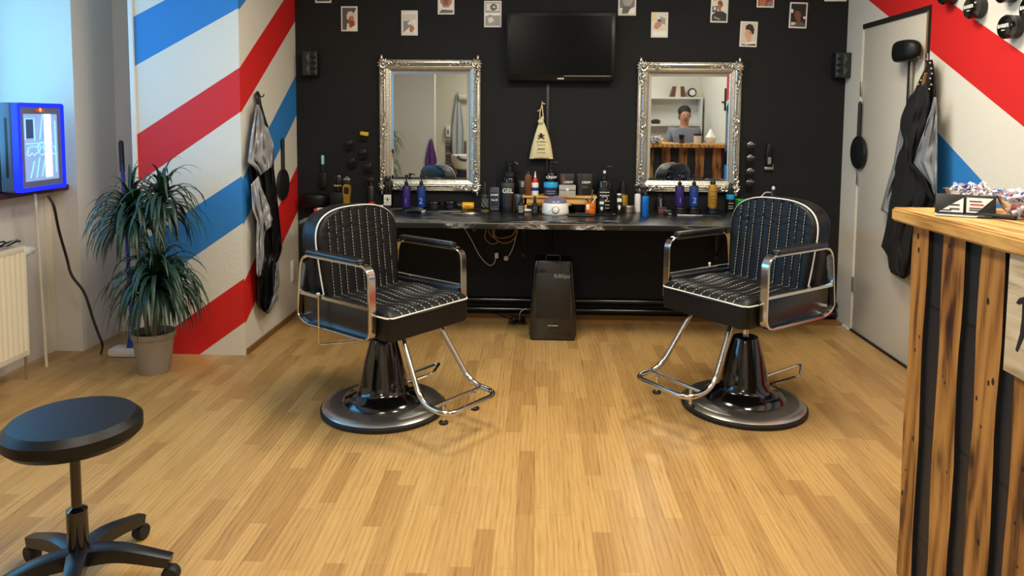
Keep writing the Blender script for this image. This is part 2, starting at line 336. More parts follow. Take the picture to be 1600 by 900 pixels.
slab('trim_5', 'gap', XR-.002, DY0-.008, 0, XR+.06, DY0+.02, DH)
slab('trim_6', 'trimb', XR-.004, DY0+.022, 0.012, XR+.02, DY0+.036, DH-.03)
slab('baseboard_right', 'gap', XR-.001, DY0, 0, XR+.05, DY1, .014)
part('hinge', 'steel', d, lambda b: [b.box(XR-.006, DY1-.022, z, XR+.012, DY1-.006, z+.1, b=.003) for z in (.28, 1.02, 1.62)])
slab('baseboard_back', mat('brown_laminate_strip', '8a5f33', .45, var=.2, vs=20), XL, YB-.14, 0, XR, YB, .014)
slab('baseboard_left', mat('walnut_skirting', '7a5230', .5, var=.2, vs=20), XL-.001, 4.345, 0, XL+.014, YB, .035)
for i, (z, r) in enumerate(((.055, .02), (.125, .02))):
    struct(part('trim_%d' % (7+i), 'gblack', None, lambda b: b.tube([(XL+.02, YB-.035, z), (XR-.01, YB-.035, z)], r, 12)))
slab('trim_9', 'white', XR-.012, DY1+.02, 0, XR, YB-.002, .012)

# ------------------------------------------------------------ barber chairs
def make_chair(label, x, y, rz, dz, lever):
    t = thing('barber_chair', label, 'chair', (x, y, 0), rz, 'salon chairs')
    zs = .60+dz; w = .262
    # pedestal
    part('base_plate', ['rubber', 'steel'], t, lambda b: (b.lathe([(0, 0), (.298, 0), (.309, .008), (.309, .02), (.298, .028), (0, .028)], 64), setattr(b, 'mi', 1), b.lathe([(.300, .028), (.284, .042), (.262, .045), (.24, .046), (.19, .050), (0, .05)], 64)))
    col = part('pedestal', 'gblack', t, lambda b: b.lathe([(.2, .046), (.202, .058), (.19, .074), (.165, .086), (.14, .096), (.126, .112), (.118, .145), (.092, .26), (.068, .345), (.061, .362), (.05, .366), (0, .366)], 48))
    part('piston', 'chrome', t, lambda b: b.lathe([(.016, .36), (.016, zs-.12), (.06, zs-.118), (.06, zs-.1), (0, zs-.1)], 20))
    lv = MB(); L = [Vector(p)-Vector((x, y, 0)) for p in lever]; M = Matrix.Rotation(-rz, 3, 'Z'); L = [M @ p for p in L]
    lv.tube(fillet(L, .03, 5), .0065, 8); lv.build('pump_lever', 'chrome', t)
    # seat
    d0, d1 = -.337, .19
    def prof_seat(u, v):
        s = u*2-1; yy = d0+(d1-d0)*v
        e = min(1, (1-abs(s))/.13); e2 = min(1, v/.11)
        puff = .028*math.sqrt(max(0, 1-(1-e)**2))*math.sqrt(max(0, 1-(1-e2)**2))
        dent = sum(math.exp(-((s*w-q)/.0045)**2) for q in LX)*.006*min(e, e2)
        wave = .006*math.sin(v*13)*e*e2
        return (s*w*(1-.02*(1-e2)), yy-.012*(1-s*s)*(1-v), zs-.008+puff-dent+wave-.02*max(0, .3-v)*(1-abs(s)))
    LX = (-.19, -.145, -.105, -.05, 0, .05, .105, .145, .19)
    sb = MB()
    sb.grid(prof_seat, 72, 30)
    ol = rrect(-w, d0, w, d1, .03, 4)
    def ring(z, k): return [sb.v((a*k, (b-.012*(1-(a/w)**2)*max(0, 1-(b-d0)/.3)), z)) for a, b in ol]
    rr = [ring(zs-.006, 1.0), ring(zs-.03, 1.01), ring(zs-.10, 1.0), ring(zs-.112, .97)]
    for a, b_ in zip(rr, rr[1:]):
        for i in range(len(a)): sb.f((a[i], a[(i+1) % len(a)], b_[(i+1) % len(a)], b_[i]))
    sb.f(rr[-1]); seat = sb.build('seat', 'leather', t, smooth=60)
    ol2 = [(a, b-.012*(1-(a/w)**2)*max(0, 1-(b-d0)/.3)) for a, b in ol]
    part('piping', 'pipe_w', seat, lambda b: b.tube([(a, c, zs-.006) for a, c in ol2], .004, 6, closed=True))
    for q in LX:
        st = MB()
        for k in range(24):
            v0, v1 = (k+.1)/25, (k+.66)/25
            p0, p1 = Vector(prof_seat((q/w+1)/2, v0)), Vector(prof_seat((q/w+1)/2, v1)); p0.z += .003; p1.z += .003
            st.tube([p0, p1], .001, 4)
        st.build('stitch_line', 'pipe_w', seat)
    # side boxes and metal arms
    for s in (-1, 1):
        part('side_panel', 'side', t, lambda b: b.box(*sorted((s*.258, s*.289))[:1], -.256, zs-.107, sorted((s*.258, s*.289))[1], .246, zs+.03, b=.006))
        a = t and MB(); loop = fillet([(s*.297, -.266, zs-.112), (s*.297, -.262, zs+.222), (s*.297, .225, zs+.222), (s*.297, .262, zs-.08), (s*.297, .2, zs-.112)], .06, 7, closed=True)
        a.tube(loop, .0205, closed=True, up=(1, 0, 0), r2=.006)
        a.tube([(s*.299, -.262, zs+.035), (s*.299, .25, zs+.035)], .008, up=(0, 1e-3, 1), r2=.013); arm = a.build('armrest', 'chrome', t, smooth=30)
        part('arm_pad', 'side', arm, lambda b: b.box(s*.297-.024, -.2, zs+.226, s*.297+.024, .19, zs+.25, b=.011, seg=3))
    # towel rail on the side
    s = -1 if rz > 0 else -1
    part('towel_rail', 'chrome', t, lambda b: (b.tube(fillet([(-.318, .09, zs+.045), (-.318, .09, zs-.19), (-.15, -.02, zs-.19), (-.06, -.02, zs-.12)], .018, 5), .0048, 8), b.ell((-.318, .09, zs+.05), (.011, .011, .012))))
    # footrest
    fr = MB(); fz = zs-.395
    P = fillet([(-.12, -.26, zs-.115), (-.165, -.435, fz+.01), (-.172, -.6, fz-.005), (.172, -.6, fz-.005), (.165, -.435, fz+.01), (.12, -.26, zs-.115)], .07, 8)
    fr.tube(P, .0125, 12); fr.tube([(-.17, -.5, fz+.003), (.17, -.5, fz+.003)], .0095, 10); foot = fr.build('footrest', 'chrome', t)
    for q in (-.105, .105):
        part('stop_pad', ['chrome', 'rubber'], foot, lambda b: (b.at((q, -.515, fz-.085)), b.lathe([(.007, .012), (.007, .085), (0, .085)], 10), setattr(b, 'mi', 1), b.lathe([(.014, 0), (.021, .004), (.021, .012), (.01, .016), (0, .016)], 16)))
    # backrest
    z0, z1, zm = zs+.005, zs+.432, zs+.24; rk = .12
    def hw(z):
        k = (z-z0)/(z1-z0); base = .235+.022*math.sin(min(1, k/.75)*PI*.5)
        return base if z < zm else .001+base*max(0, 1-((z-zm)/(z1-zm))**3.2)**(1/2.7)
    def zz(v): return z0+(z1-z0)*math.sin(v*PI/2)**.9 if v > 0 else z0
    BX = (-.19, -.145, -.105, -.05, 0, .05, .105, .145, .19); ty = .125
    def back(u, v, side):
        z = zz(v); h = hw(z); s_ = u*2-1; x_ = s_*h; yf = .155+rk*(z-z0)
        if side: return (x_, yf+ty-.025*(s_*s_)**2-.05*max(0, v-.6), z)
        e = min(1, (1-abs(s_))/.12, max(0, (1-v))/.1)
        puff = .024*math.sqrt(max(0, 1-(1-e)**2)); dent = sum(math.exp(-((x_-q)/.0045)**2) for q in BX)*.006*e
        wr = .0018*math.sin(z*170+math.sin(x_*30)*2)*math.exp(-((z-z0-.3)/.06)**2)*e
        return (x_, yf-puff+dent+wr, z)
    bb = MB(); g = bb.grid(lambda u, v: back(u, v, 0), 72, 36); g2 = bb.grid(lambda u, v: back(u, v, 1), 72, 36)
    for j in range(36):
        bb.f((g[j][0], g[j+1][0], g2[j+1][0], g2[j][0])); bb.f((g[j][-1], g2[j][-1], g2[j+1][-1], g[j+1][-1]))
    for i in range(72): bb.f((g[0][i], g2[0][i], g2[0][i+1], g[0][i+1])); bb.f((g[-1][i], g[-1][i+1], g2[-1][i+1], g2[-1][i]))
    bk = bb.build('backrest', 'leather', t, smooth=55)
    out = [Vector(back(0, j/36, 0)) for j in range(37)]+[Vector(back(1, j/36, 0)) for j in range(36, -1, -1)]
    part('piping', 'pipe_w', bk, lambda b: b.tube(out, .0042, 6))
    out2 = [Vector(back(0, j/36, 1)) for j in range(37)]+[Vector(back(1, j/36, 1)) for j in range(36, -1, -1)]
    part('rear_seam', 'mblack', bk, lambda b: b.tube(out2, .003, 6))
    for q in BX:
        st = MB()
        z = z0+.01
        while z < z1-.02:
            h1 = hw(z+.009)
            if abs(q) < h1-.012:
                e = min(1, (1-abs(q/h1))/.12); v_ = (math.asin(min(1, ((z-z0)/(z1-z0))**(1/.9)))/(PI/2)); e = min(e, max(0, 1-v_)/.1, 1); pf = .024*math.sqrt(max(0, 1-(1-e)**2))
                yf = .155+rk*(z-z0)-pf+.006*e-.002
                st.tube([(q, yf, z), (q, yf+rk*.009, z+.009)], .001, 4)
            z += .0155
        st.build('stitch_line', 'pipe_w', bk)
    return t
def lever_pts(a, b, c, d_): return [W(*a, 2, .105), W(*b, 2, .17), W(*c, 2, .17), W(*d_, 2, .105)]
make_chair('black leather barber chair on the right, seat turned towards the left', 1.058, 3.685, R(-53.5), .02, lever_pts((1177, 608), (1250, 587), (1252, 569), (1188, 591)))
make_chair('black leather barber chair on the left, near the striped wall', -.757, 3.555, R(53.3), -.026, lever_pts((608, 607), (676, 583), (688, 567), (640, 583)))

# ------------------------------------------------------------------ mirrors
def make_mirror(label, u0, v0, u1, v1):
    a, b = W(u0, v0, 1, YB), W(u1, v1, 1, YB); cx, cz = (a.x+b.x)/2, (a.z+b.z)/2; hw_, hh = abs(b.x-a.x)/2, abs(b.z-a.z)/2
    t = thing('wall_mirror', label, 'mirror', (cx, YB-.004, cz), 0, 'ornate silver mirrors')
    prof = [(0, 0), (0, -.02), (.004, -.028), (.010, -.03), (.014, -.024), (.022, -.026), (.032, -.040), (.040, -.045), (.048, -.04), (.054, -.028), (.060, -.026), (.066, -.031), (.071, -.029), (.075, -.016), (.079, -.014), (.084, -.010), (.084, 0)]
    fr = MB(); cs = [(-1, -1), (1, -1), (1, 1), (-1, 1)]
    rings = [[fr.v((sx*(hw_-o), y_, sz*(hh-o))) for o, y_ in prof] for sx, sz in cs]
    for i in range(4):
        p, q = rings[i], rings[(i+1) % 4]
        for j in range(len(prof)-1): fr.f((p[j], q[j], q[j+1], p[j+1]))
    frame = fr.build('frame', 'silver', t, smooth=25)
    bd = MB()
    for sx in (-1, 1):
        n = int(hh*2/.014)
        for i in range(n): bd.ell((sx*(hw_-.007), -.03, -hh+.01+(2*hh-.02)*i/(n-1)), (.005, .005, .0045), 6, 4)
    for sz in (-1, 1):
        n = int(hw_*2/.014)
        for i in range(n): bd.ell((-hw_+.01+(2*hw_-.02)*i/(n-1), -.03, sz*(hh-.007)), (.0045, .005, .005), 6, 4)
    bd.build('bead_edging', 'silver', frame)
    g = MB(); iw, ih = hw_-.082, hh-.082
    o_ = [g.v((sx*iw, -.0085, sz*ih)) for sx, sz in cs]; i_ = [g.v((sx*(iw-.02), -.011, sz*(ih-.02))) for sx, sz in cs]
    for k in range(4): g.f((o_[k], o_[(k+1) % 4], i_[(k+1) % 4], i_[k]))
    g.f(i_); g.build('mirror_glass', 'glassm', t, smooth=0)
    def scroll(b, cx_, cz_, r, turns, sgn, a0, th=.006, y_=-.045):
        pts = []
        n = 22
        for i in range(n+1):
            k = i/n; a = a0+sgn*k*turns*2*PI; rr = r*(1-.82*k); pts.append((cx_+rr*math.cos(a), y_-.012*k, cz_+rr*math.sin(a)))
        b.tube(pts, th, 6, taper=lambda q: 1.15-.5*q)
    def leaf(b, x_, z_, ang, ln, wd, y_=-.042):
        b.ell((x_+math.cos(ang)*ln*.5, y_, z_+math.sin(ang)*ln*.5), (ln*.55, .008, wd), 8, 6, Matrix.Rotation(-ang, 4, 'Y'))
    for sx, sz in cs:
        o = MB(); bx, bz = sx*(hw_-.036), sz*(hh-.036)
        scroll(o, bx, bz, .026, 1.2, sx*sz, 0); scroll(o, bx-sx*.045, bz+sz*.006, .017, 1.1, -sx*sz, PI/2, .0045); scroll(o, bx+sx*.006, bz-sz*.045, .017, 1.1, sx*sz, 0, .0045)
        scroll(o, bx-sx*.082, bz-sz*.002, .012, 1, sx*sz, 0, .004); scroll(o, bx-sx*.002, bz-sz*.084, .012, 1, -sx*sz, 0, .004)
        for k in range(7):
            a = PI*k/6*1.1-.2; leaf(o, bx, bz, math.atan2(sz, sx)+a-1.6, .036, .008)
        for k in range(5):
            leaf(o, bx-sx*(.05+.022*k), bz+sz*(.012-.004*k), math.atan2(.25*sz, -sx), .024-.002*k, .006); leaf(o, bx+sx*(.012-.004*k), bz-sz*(.05+.022*k), math.atan2(-sz, .25*sx), .024-.002*k, .006)
        leaf(o, bx+sx*.012, bz+sz*.02, R(90)*sz, .034, .009, -.035); o.ell((bx, -.056, bz), (.011, .01, .011))
        for v_ in o.bm.verts: v_.co.x = bx+(v_.co.x-bx)*1.25; v_.co.z = bz+(v_.co.z-bz)*1.25; v_.co.y = -.03+(v_.co.y+.03)*1.2
        o.build('corner_ornament', 'silver', t)
    for sx in (-1, 1):
        o = MB(); bx = sx*(hw_-.038)
        for sz in (-1, 1):
            scroll(o, bx-sx*.004, sz*.022, .019, 1.2, sx*sz, 0, .005); scroll(o, bx+sx*.008, sz*.052, .014, 1.1, -sx*sz, 0, .0045); scroll(o, bx-sx*.012, sz*.072, .012, 1, sx*sz, PI, .004)
            for k in range(4): leaf(o, bx+sx*.01*math.sin(k*2), sz*(.05+.018*k), sz*R(90+20*math.sin(k*3)), .022, .006)
        o.ell((bx, -.054, 0), (.012, .009, .015)); o.build('side_ornament', 'silver', t)
    return t
make_mirror('silver ornate mirror on the black wall above the left chair', 593.5, 93, 751, 299)
make_mirror('silver ornate mirror on the black wall behind the right chair', 996, 97, 1152, 301)

# ----------------------------------------------------------- television etc
tl, br = W(792, 18, 1, YB-.09), W(961, 127, 1, YB-.09)
tv = thing('television', 'flat black television mounted on the wall between the mirrors', 'television', ((tl.x+br.x)/2, YB-.002, (tl.z+br.z)/2))
hw_, hh = (br.x-tl.x)/2, (tl.z-br.z)/2
part('casing', 'bezel', tv, lambda b: (b.box(-hw_, -.088, -hh, hw_, -.05, hh, b=.008), b.box(-hw_*.7, -.05, -hh*.7, hw_*.7, -.03, hh*.7, b=.01)))
part('screen', 'screen', tv, lambda b: b.box(-hw_+.028, -.0895, -hh+.045, hw_-.028, -.087, hh-.028))
part('wall_bracket', 'mblack', tv, lambda b: (b.box(-.12, -.012, -.1, .12, 0, .1, b=.002), b.box(-.1, -.035, -.08, -.07, -.01, .08), b.box(.07, -.035, -.08, .1, -.01, .08)))
part('chrome_line', 'steel', tv, lambda b: b.box(.02, -.0905, -hh+.034, hw_-.03, -.088, -hh+.0365))
write('orava', .02, (0, -.0892, -hh+.018), 'ink', tv, bold=.0007)
a = W(856, 136, 1, YB); c = W(856, 330, 1, YB)
tag(part('cable_duct', 'mblack', None, lambda b: b.box(a.x-.011, YB-.014, DZ+.005, a.x+.011, YB-.001, a.z+.03, b=.003)), 'slim black cable duct running down the wall below the television', 'cable cover')
# photographs
PC = {'k': '17181a', 'w': 'e9e6dc', 'g': '8c8a84', 's': 'b4764e', 'd': '7a4630', 'l': 'd8a988', 'y': 'e3c24a', 'b': '30405c', 'r': '9c4638', 'm': '55534f', 'p': 'd8cfbf'}
for k, c in PC.items(): MT['ph_'+k] = mat('photo_ink_'+k, c, .35, var=.12, vs=50)
PKEYS = list(PC)
def head(x, z, r, face='s', hair='k', dirn=-1, tilt=0):
    """side-view head: hair cap, face, ear, neck polygons"""
    L = [('neck', face, [(x-.35*r, z-.5*r), (x+.45*r, z-.4*r), (x+.55*r, z-1.7*r), (x-.45*r, z-1.6*r)]),
         ('face', face, [(x+dirn*-.7*r, z+.5*r), (x+dirn*.3*r, z+.75*r), (x+dirn*.85*r, z+.45*r), (x+dirn*.9*r, z+.05*r), (x+dirn*1.12*r, z-.2*r), (x+dirn*.9*r, z-.32*r), (x+dirn*.88*r, z-.62*r), (x+dirn*.55*r, z-.98*r), (x+dirn*.05*r, z-.75*r), (x+dirn*-.6*r, z-.4*r)]),
         ('hair', hair, [(x+dirn*.92*r, z+.42*r), (x+dirn*.85*r, z+.95*r), (x+dirn*.2*r, z+1.25*r), (x+dirn*-.6*r, z+1.1*r), (x+dirn*-1.02*r, z+.5*r), (x+dirn*-.95*r, z-.15*r), (x+dirn*-.62*r, z-.3*r), (x+dirn*-.35*r, z+.15*r), (x+dirn*.15*r, z+.4*r)]),
         ('ear', 'd', [(x-dirn*.18*r, z+.12*r), (x-dirn*.02*r, z+.08*r), (x-dirn*.05*r, z-.25*r), (x-dirn*.2*r, z-.2*r)])]
    return [(c, p) for _, c, p in L]
def photo(u, v, w, h, shapes, bg, label, tilt=0):
    c = W(u, v, 1, YB); hwm, hhm = w/2*5.4/F, h/2*5.4/F
    t = thing('pinned_photo', label, 'photo', (c.x, YB-.0015, c.z), 0, 'white bordered photos on the black wall', rot=(0, tilt, 0))
    part('white_border', 'ink', t, lambda b: b.box(-hwm, -.002, -hhm, hwm, 0, hhm, b=.0004))
    b = MB(); iw, ih = hwm*.84, hhm*.88
    def clip(poly):
        return [(max(-1, min(1, x))*iw, max(-1, min(1, z))*ih) for x, z in poly]
    b.mi = PKEYS.index(bg); b.prism([(-iw, -ih), (iw, -ih), (iw, ih), (-iw, ih)], -.0026, -.002)
    for i, (k, poly) in enumerate(shapes):
        b.mi = PKEYS.index(k); b.prism(clip(poly), -.0030-i*.00025, -.0026-i*.00025)
    b.build('print', ['ph_'+k for k in PKEYS], t, smooth=0)
shirt = lambda c, top=-.62: (c, [(-1, -1), (1, -1), (1, top-.12), (.45, top+.1), (-.4, top+.08), (-1, top-.2)])
photo(505, -16, 25, 40, [shirt('g'), ('m', [(-1, -.2), (0, .1), (1, -.3), (1, -1), (-1, -1)]), ('k', [(-.5, -.6), (.4, -.5), (.7, -.9), (-.7, -.95)])], 'k', 'small dark photo cut by the top edge, above the left speaker')
photo(546, 29.5, 25.5, 38, [('p', [(-.1, -.3), (1, .9), (1, -1), (-.3, -1)]), ('w', [(-.3, -.4), (.3, -.6), (1, -.5), (1, -1), (-.4, -1)])]+head(.15, .05, .52, 's', 'p', 1)+[('r', [(-.1, -.1), (.75, -.2), (.8, -.62), (.3, -.72), (-.1, -.4)])], 'm', 'photo of a bearded man in profile facing right, nearest the left speaker')
photo(640, 36, 25.5, 38, [('p', [(-1, .75), (1, .8), (1, .2), (-1, .1)]), ('g', [(-.9, .15), (-.1, .2), (.3, -.2), (-.9, -.9)]), ('w', [(-.3, .0), (.9, .45), (1, .25), (-.1, -.2)]), ('s', [(.05, -.3), (.5, -.2), (.75, -.5), (.3, -.9), (0, -.7)]), ('w', [(.3, -1), (1, -1), (.9, -.6), (.5, -.75)])], 'w', 'photo of an orange toned haircut, above the left mirror')
photo(697, 3, 25.5, 38, [('s', [(-.9, 1), (.9, 1), (.85, -.1), (.4, -.5), (-.4, -.5), (-.85, 0)]), ('d', [(-.5, .3), (.5, .3), (.3, -.3), (-.3, -.3)]), ('m', [(-1, -1), (1, -1), (1, -.75), (-.6, -.7)])], 'w', 'photo showing a face and white collar, top edge above the left mirror')
photo(770, 22, 26.5, 40, [('g', [(-1, 1), (1, 1), (1, .1), (-1, .1)]), ('p', [(-.9, .9), (.9, .9), (.9, .25), (-.9, .3)]), ('k', [(-.4, .65), (0, .9), (.5, .8), (.6, .45), (.1, .25), (-.3, .4)]), ('w', [(-.1, .6), (.3, .7), (.3, .5)]), ('g', [(-1, -.2), (-.4, -.05), (.3, -.15), (1, -.1), (1, -1), (-1, -1)]), ('p', [(-.7, -.4), (-.1, -.25), (.2, -.6), (-.5, -.8)])], 'w', 'grey and white photo in two halves, left of the television')
photo(980, 3, 27, 41, [('g', [(-.5, .9), (.6, 1), (.8, .1), (.3, -.4), (-.4, -.3), (-.7, .2)]), ('k', [(-.8, -.4), (.2, -.35), (.8, -.5), (.5, -.8), (-.6, -.9)]), ('p', [(-1, -.5), (-.6, -.5), (-.7, -1), (-1, -1)]), ('w', [(.4, -.6), (1, -.4), (1, -1), (.1, -1)])], 'm', 'grey photo of a face at the top right corner of the television')
photo(1030.5, 39, 25.5, 38, [('y', [(-1, 1), (-.5, 1), (-.6, .35), (-1, .3)]), ('w', [(-1, -.55), (1, -.55), (1, -1), (-1, -1)]), ('g', [(0, .8), (.8, .6), (.8, 0), (.3, .1)]), ('k', [(-.4, .45), (.1, .55), (.35, .25), (-.2, .2)]), ('s', [(-.6, .2), (.1, .3), (.3, -.05), (-.3, -.4), (-.8, -.3)])], 'p', 'photo with a yellow corner and white foot, above the right mirror')
photo(1124, 14, 26, 41, [('y', [(-.9, .95), (-.2, .95), (-.2, .7), (-.9, .6)]), ('m', [(-1, .2), (-.3, .25), (-.3, -.3), (-1, -.3)]), ('w', [(-.8, .15), (-.5, .15), (-.5, -.1), (-.8, -.1)])]+head(.05, .25, .36, 's', 'd', -1)+[shirt('k', -.3), ('g', [(-.7, -.6), (.2, -.85), (.1, -.95), (-.7, -.8)])], 'w', 'photo of a man in a dark t-shirt looking left, above the right mirror', .02)
photo(1169.5, 53.5, 26, 38, [('k', [(-.7, -.9), (1, -.85), (1, -1), (-1, -1)])]+head(.1, .15, .62, 'l', 'k', -1)+[('w', [(-.3, -.75), (.9, -.6), (1, -.85), (-.5, -.95)])], 'p', 'photo of a black haired man seen from behind, lowest of the right cluster', .03)
photo(1196.5, -8, 26, 38, [('s', [(-.9, 1), (.2, 1), (.1, -.6), (-.1, -1), (-.8, -1)]), ('d', [(.2, 1), (1, 1), (1, -.5), (.4, -.4)]), ('g', [(.3, -.7), (.9, -.5), (.9, -1), (.2, -1)])], 'r', 'brown toned photo cut by the top edge, right of the right mirror', .02)
photo(1247, 24, 26.5, 38.5, [('w', [(-1, .55), (-.7, .5), (-.7, .2), (-1, .2)]), ('w', [(.65, -.1), (1, -.1), (1, -.3), (.7, -.3)])]+head(.05, .15, .58, 'd', 'k', -1)+[shirt('m', -.65), ('p', [(-.9, -.6), (-.3, -.65), (-.4, -.85), (-.95, -.9)])], 'k', 'photo of a dark haired man with a fade, furthest right on the black wall', .03)
photo(1306, -20, 33, 42, [('m', [(-1, -.4), (1, -.5), (1, -1), (-1, -1)]), ('g', [(-.6, .9), (.5, .8), (.4, -.1), (-.5, 0)])], 'g', 'photo in the far top right corner of the black wall')

# --------------------------------------------------------------- speakers
def make_speaker(u, v, label, sgn):
    c = W(u, v, 1, YB-.08)
    t = thing('wall_speaker', label, 'speaker', (c.x, YB-.002, c.z), 0, 'faceted speakers on the black wall'); h = .088; w = .055
    part('cabinet', 'speaker', t, lambda b: b.box(-w, -.09, -h, w, -.012, h, b=.006))
    part('mount', 'mblack', t, lambda b: b.box(-.02, -.014, -.03, .02, 0, .03))
    b = MB(); n = 4; xs = (-w+.004, 0, w-.004)
    for i in range(n):
        za, zb = h-.006-(2*h-.012)*i/n, h-.006-(2*h-.012)*(i+1)/n; zmid = (za+zb)/2
        x0_, x1_ = (.0, w-.004) if sgn < 0 else (-w+.004, 0)
        q = [b.v(p) for p in ((x0_, -.09, za), (x1_, -.09, za), (x1_, -.09, zb), (x0_, -.09, zb), ((x0_*1.6+x1_)/2.6 if sgn > 0 else (x0_+x1_*1.6)/2.6, -.108, zmid))]
        for k in range(4): b.f((q[k], q[(k+1) % 4], q[4]))
    for i in range(2):
        za, zb = h-.006-(2*h-.012)*i/2, h-.006-(2*h-.012)*(i+1)/2
        x0_, x1_ = (-w+.004, 0) if sgn < 0 else (0, w-.004)
        q = [b.v(p) for p in ((x0_, -.09, za), (x1_, -.09, za), (x1_, -.09, zb), (x0_, -.09, zb), ((x0_+x1_)/2, -.098, (za+zb)/2))]
        for k in range(4): b.f((q[k], q[(k+1) % 4], q[4]))
    b.build('faceted_front', 'dgrey', t, smooth=0)
make_speaker(484.5, 99, 'black faceted speaker in the left corner of the black wall', -1)
make_speaker(1317, 102, 'black faceted speaker at the right end of the black wall, by the door', 1)

# ------------------------------------------------------------ hand mirrors
def hand_mirror(label, p, axis, dz_, rad=.095, hl=.20):
    t = thing('hand_mirror', label, 'mirror', p, {'+x': PI/2, '-x': -PI/2, '-y': 0}[axis], 'round black hand mirrors')
    M = Matrix.Rotation(R(90), 4, 'X')
    b = MB(); b.T = M; b.lathe([(0, 0), (rad-.006, 0), (rad, .005), (rad, .016), (rad-.006, .021), (rad-.014, .017), (0, .017)], 44); b.build('rim', 'mblack', t)
    b = MB(); b.T = M; b.lathe([(rad-.014, .0172), (rad-.016, .0182), (0, .0182)], 44); b.build('back_disc', 'speaker', t)
    b = MB(); b.tube(spline([(0, -.012, rad-.004), (0, -.012, rad+hl*.5), (0, -.012, rad+hl)], 6), .013, 10, r2=None); b.ell((0, -.012, rad+hl), (.0135, .008, .014)); b.build('handle', 'mblack', t)
p = W(443, 288, 0, XL+.015); hand_mirror('round black hand mirror hanging beside the grey cape on the striped wall', (XL+.002, p.y, p.z), '+x', 0, .108, .2)
p = W(1342, 238, 0, XR); hand_mirror('round black hand mirror hanging at the far edge of the white door', (XR-.002, p.y-.02, p.z), '-x', 0, .112, .22)

# -------------------------------------------------------------- headrests
def headrest(label, loc, rz, sx, sz, pole):
    t = thing('headrest', label, 'headrest', loc, rz, 'black chair headrests')
    def cush(b):
        def fn(u, v):
            a = u*2*PI; ph = v*PI; e = .55
            def sp(x, k): return math.copysign(abs(x)**k, x)
            return (sx*sp(math.cos(a), .8)*sp(math.sin(ph), e), -.06-.05*sp(math.sin(a), .8)*sp(math.sin(ph), e)+.02*(math.cos(a)*math.sin(ph))**2, sz*sp(math.cos(ph), .75))
        b.grid(fn, 32, 18, closed_u=True)
    part('cushion', 'leather', t, cush, smooth=80)
    part('stem', ['mblack', 'steel'], t, lambda b: (b.box(-.014, -.03, -sz-pole, .002, -.012, -sz*.3, b=.002), setattr(b, 'mi', 1), b.box(.004, -.028, -sz-pole, .014, -.014, -sz*.3, b=.002)))
    part('clamp', 'mblack', t, lambda b: b.box(-.03, -.03, -sz*.5, .03, 0, sz*.2, b=.004))
p = W(1412, 80, 0, XR-.06); headrest('black oval headrest on a metal stem, hanging on the white door', (XR+.004, p.y, p.z), -PI/2, .125, .063, .38)
p = W(488, 314, 1, YB-.12); headrest('black padded headrest in the left corner behind the left chair', (p.x, YB-.02, p.z), 0, .11, .052, .16)

# ---------------------------------------------------------- hanging capes
def lerp_poly(P, n):
    P = [Vector((a, b, 0)) for a, b in P]; L = [0]
    for a, b in zip(P, P[1:]): L.append(L[-1]+(b-a).length)
    out = []
    for i in range(n+1):
        s_ = L[-1]*i/n; k = 1
        while k < len(L)-1 and L[k] < s_: k += 1
        f = (s_-L[k-1])/max(1e-9, L[k]-L[k-1]); out.append(P[k-1].lerp(P[k], f))
    return out
def cloth(name, m, parent, left, right, conv, off, amp=.012, nf=4, seed=0, bulge=.03, nv=40, nu=28, solid=.003):
    Lp, Rp = lerp_poly(left, nv), lerp_poly(right, nv); rnd = random.Random(seed); ph = rnd.random()*6; b = MB()
    def fn(u, v):
        j = int(round(v*nv)); a = Lp[j].lerp(Rp[j], u); px, py = a.x, a.y
        o = off+bulge*math.sin(PI*u)**.7+amp*(math.sin(u*nf*2*PI+ph+1.6*math.sin(v*4+ph))+.4*math.sin(u*nf*4.3*PI+v*9+ph))*min(1, v*3+.25)+.004*math.sin(v*24+u*5+ph)
        return conv(px, py, max(.006, o))
    b.grid(fn, nu, nv); return b.build(name, m, parent, smooth=80, solid=solid)
def convA(ox, oy, sc):
    def f(px, py, o): q = W(ox+px/sc, oy+py/sc, 0, XL+o); return Vector((XL+o, q.y, q.z))
    return f
cape = thing('barber_cape', 'silver and black satin cape hanging on the striped left wall', 'cape', W(401, 150, 0, XL+.0))
pc = Vector(cape.location)
cA = convA(380, 130, 2.43); rel = lambda f, pc_: (lambda a, b, o: f(a, b, o)-pc_)
cloth('black_lining', 'cloth_b', cape, [(52, 60), (32, 200), (24, 300), (32, 390), (40, 500), (50, 600), (48, 720), (50, 845), (68, 862), (92, 874)], [(66, 90), (98, 180), (115, 240), (116, 320), (128, 420), (138, 520), (148, 630), (127, 690), (128, 800), (96, 875)], rel(cA, pc), .02, .012, 3, 1)
cloth('silver_outer', 'cloth_s', cape, [(50, 80), (38, 150), (28, 210), (18, 300), (40, 318), (52, 335), (62, 352)], [(60, 84), (84, 150), (100, 185), (115, 235), (112, 300), (108, 318), (100, 322)], rel(cA, pc), .045, .012, 3, 2)
cloth('silver_fold', 'cloth_s', cape, [(30, 385), (36, 480), (52, 525), (50, 600), (50, 722), (58, 735)], [(58, 352), (80, 440), (90, 520), (78, 600), (80, 660), (66, 730)], rel(cA, pc), .05, .01, 2, 3, bulge=.02)
cloth('middle_silver_fold', 'cloth_s', cape, [(60, 400), (62, 460), (70, 515), (88, 560)], [(70, 400), (100, 470), (112, 520), (104, 545)], rel(cA, pc), .056, .008, 2, 5, bulge=.02)
cloth('hem_fold', 'cloth_g', cape, [(124, 685), (120, 760), (108, 830), (92, 862)], [(132, 675), (137, 740), (134, 820), (96, 876)], rel(cA, pc), .035, .005, 1, 4, bulge=.01)
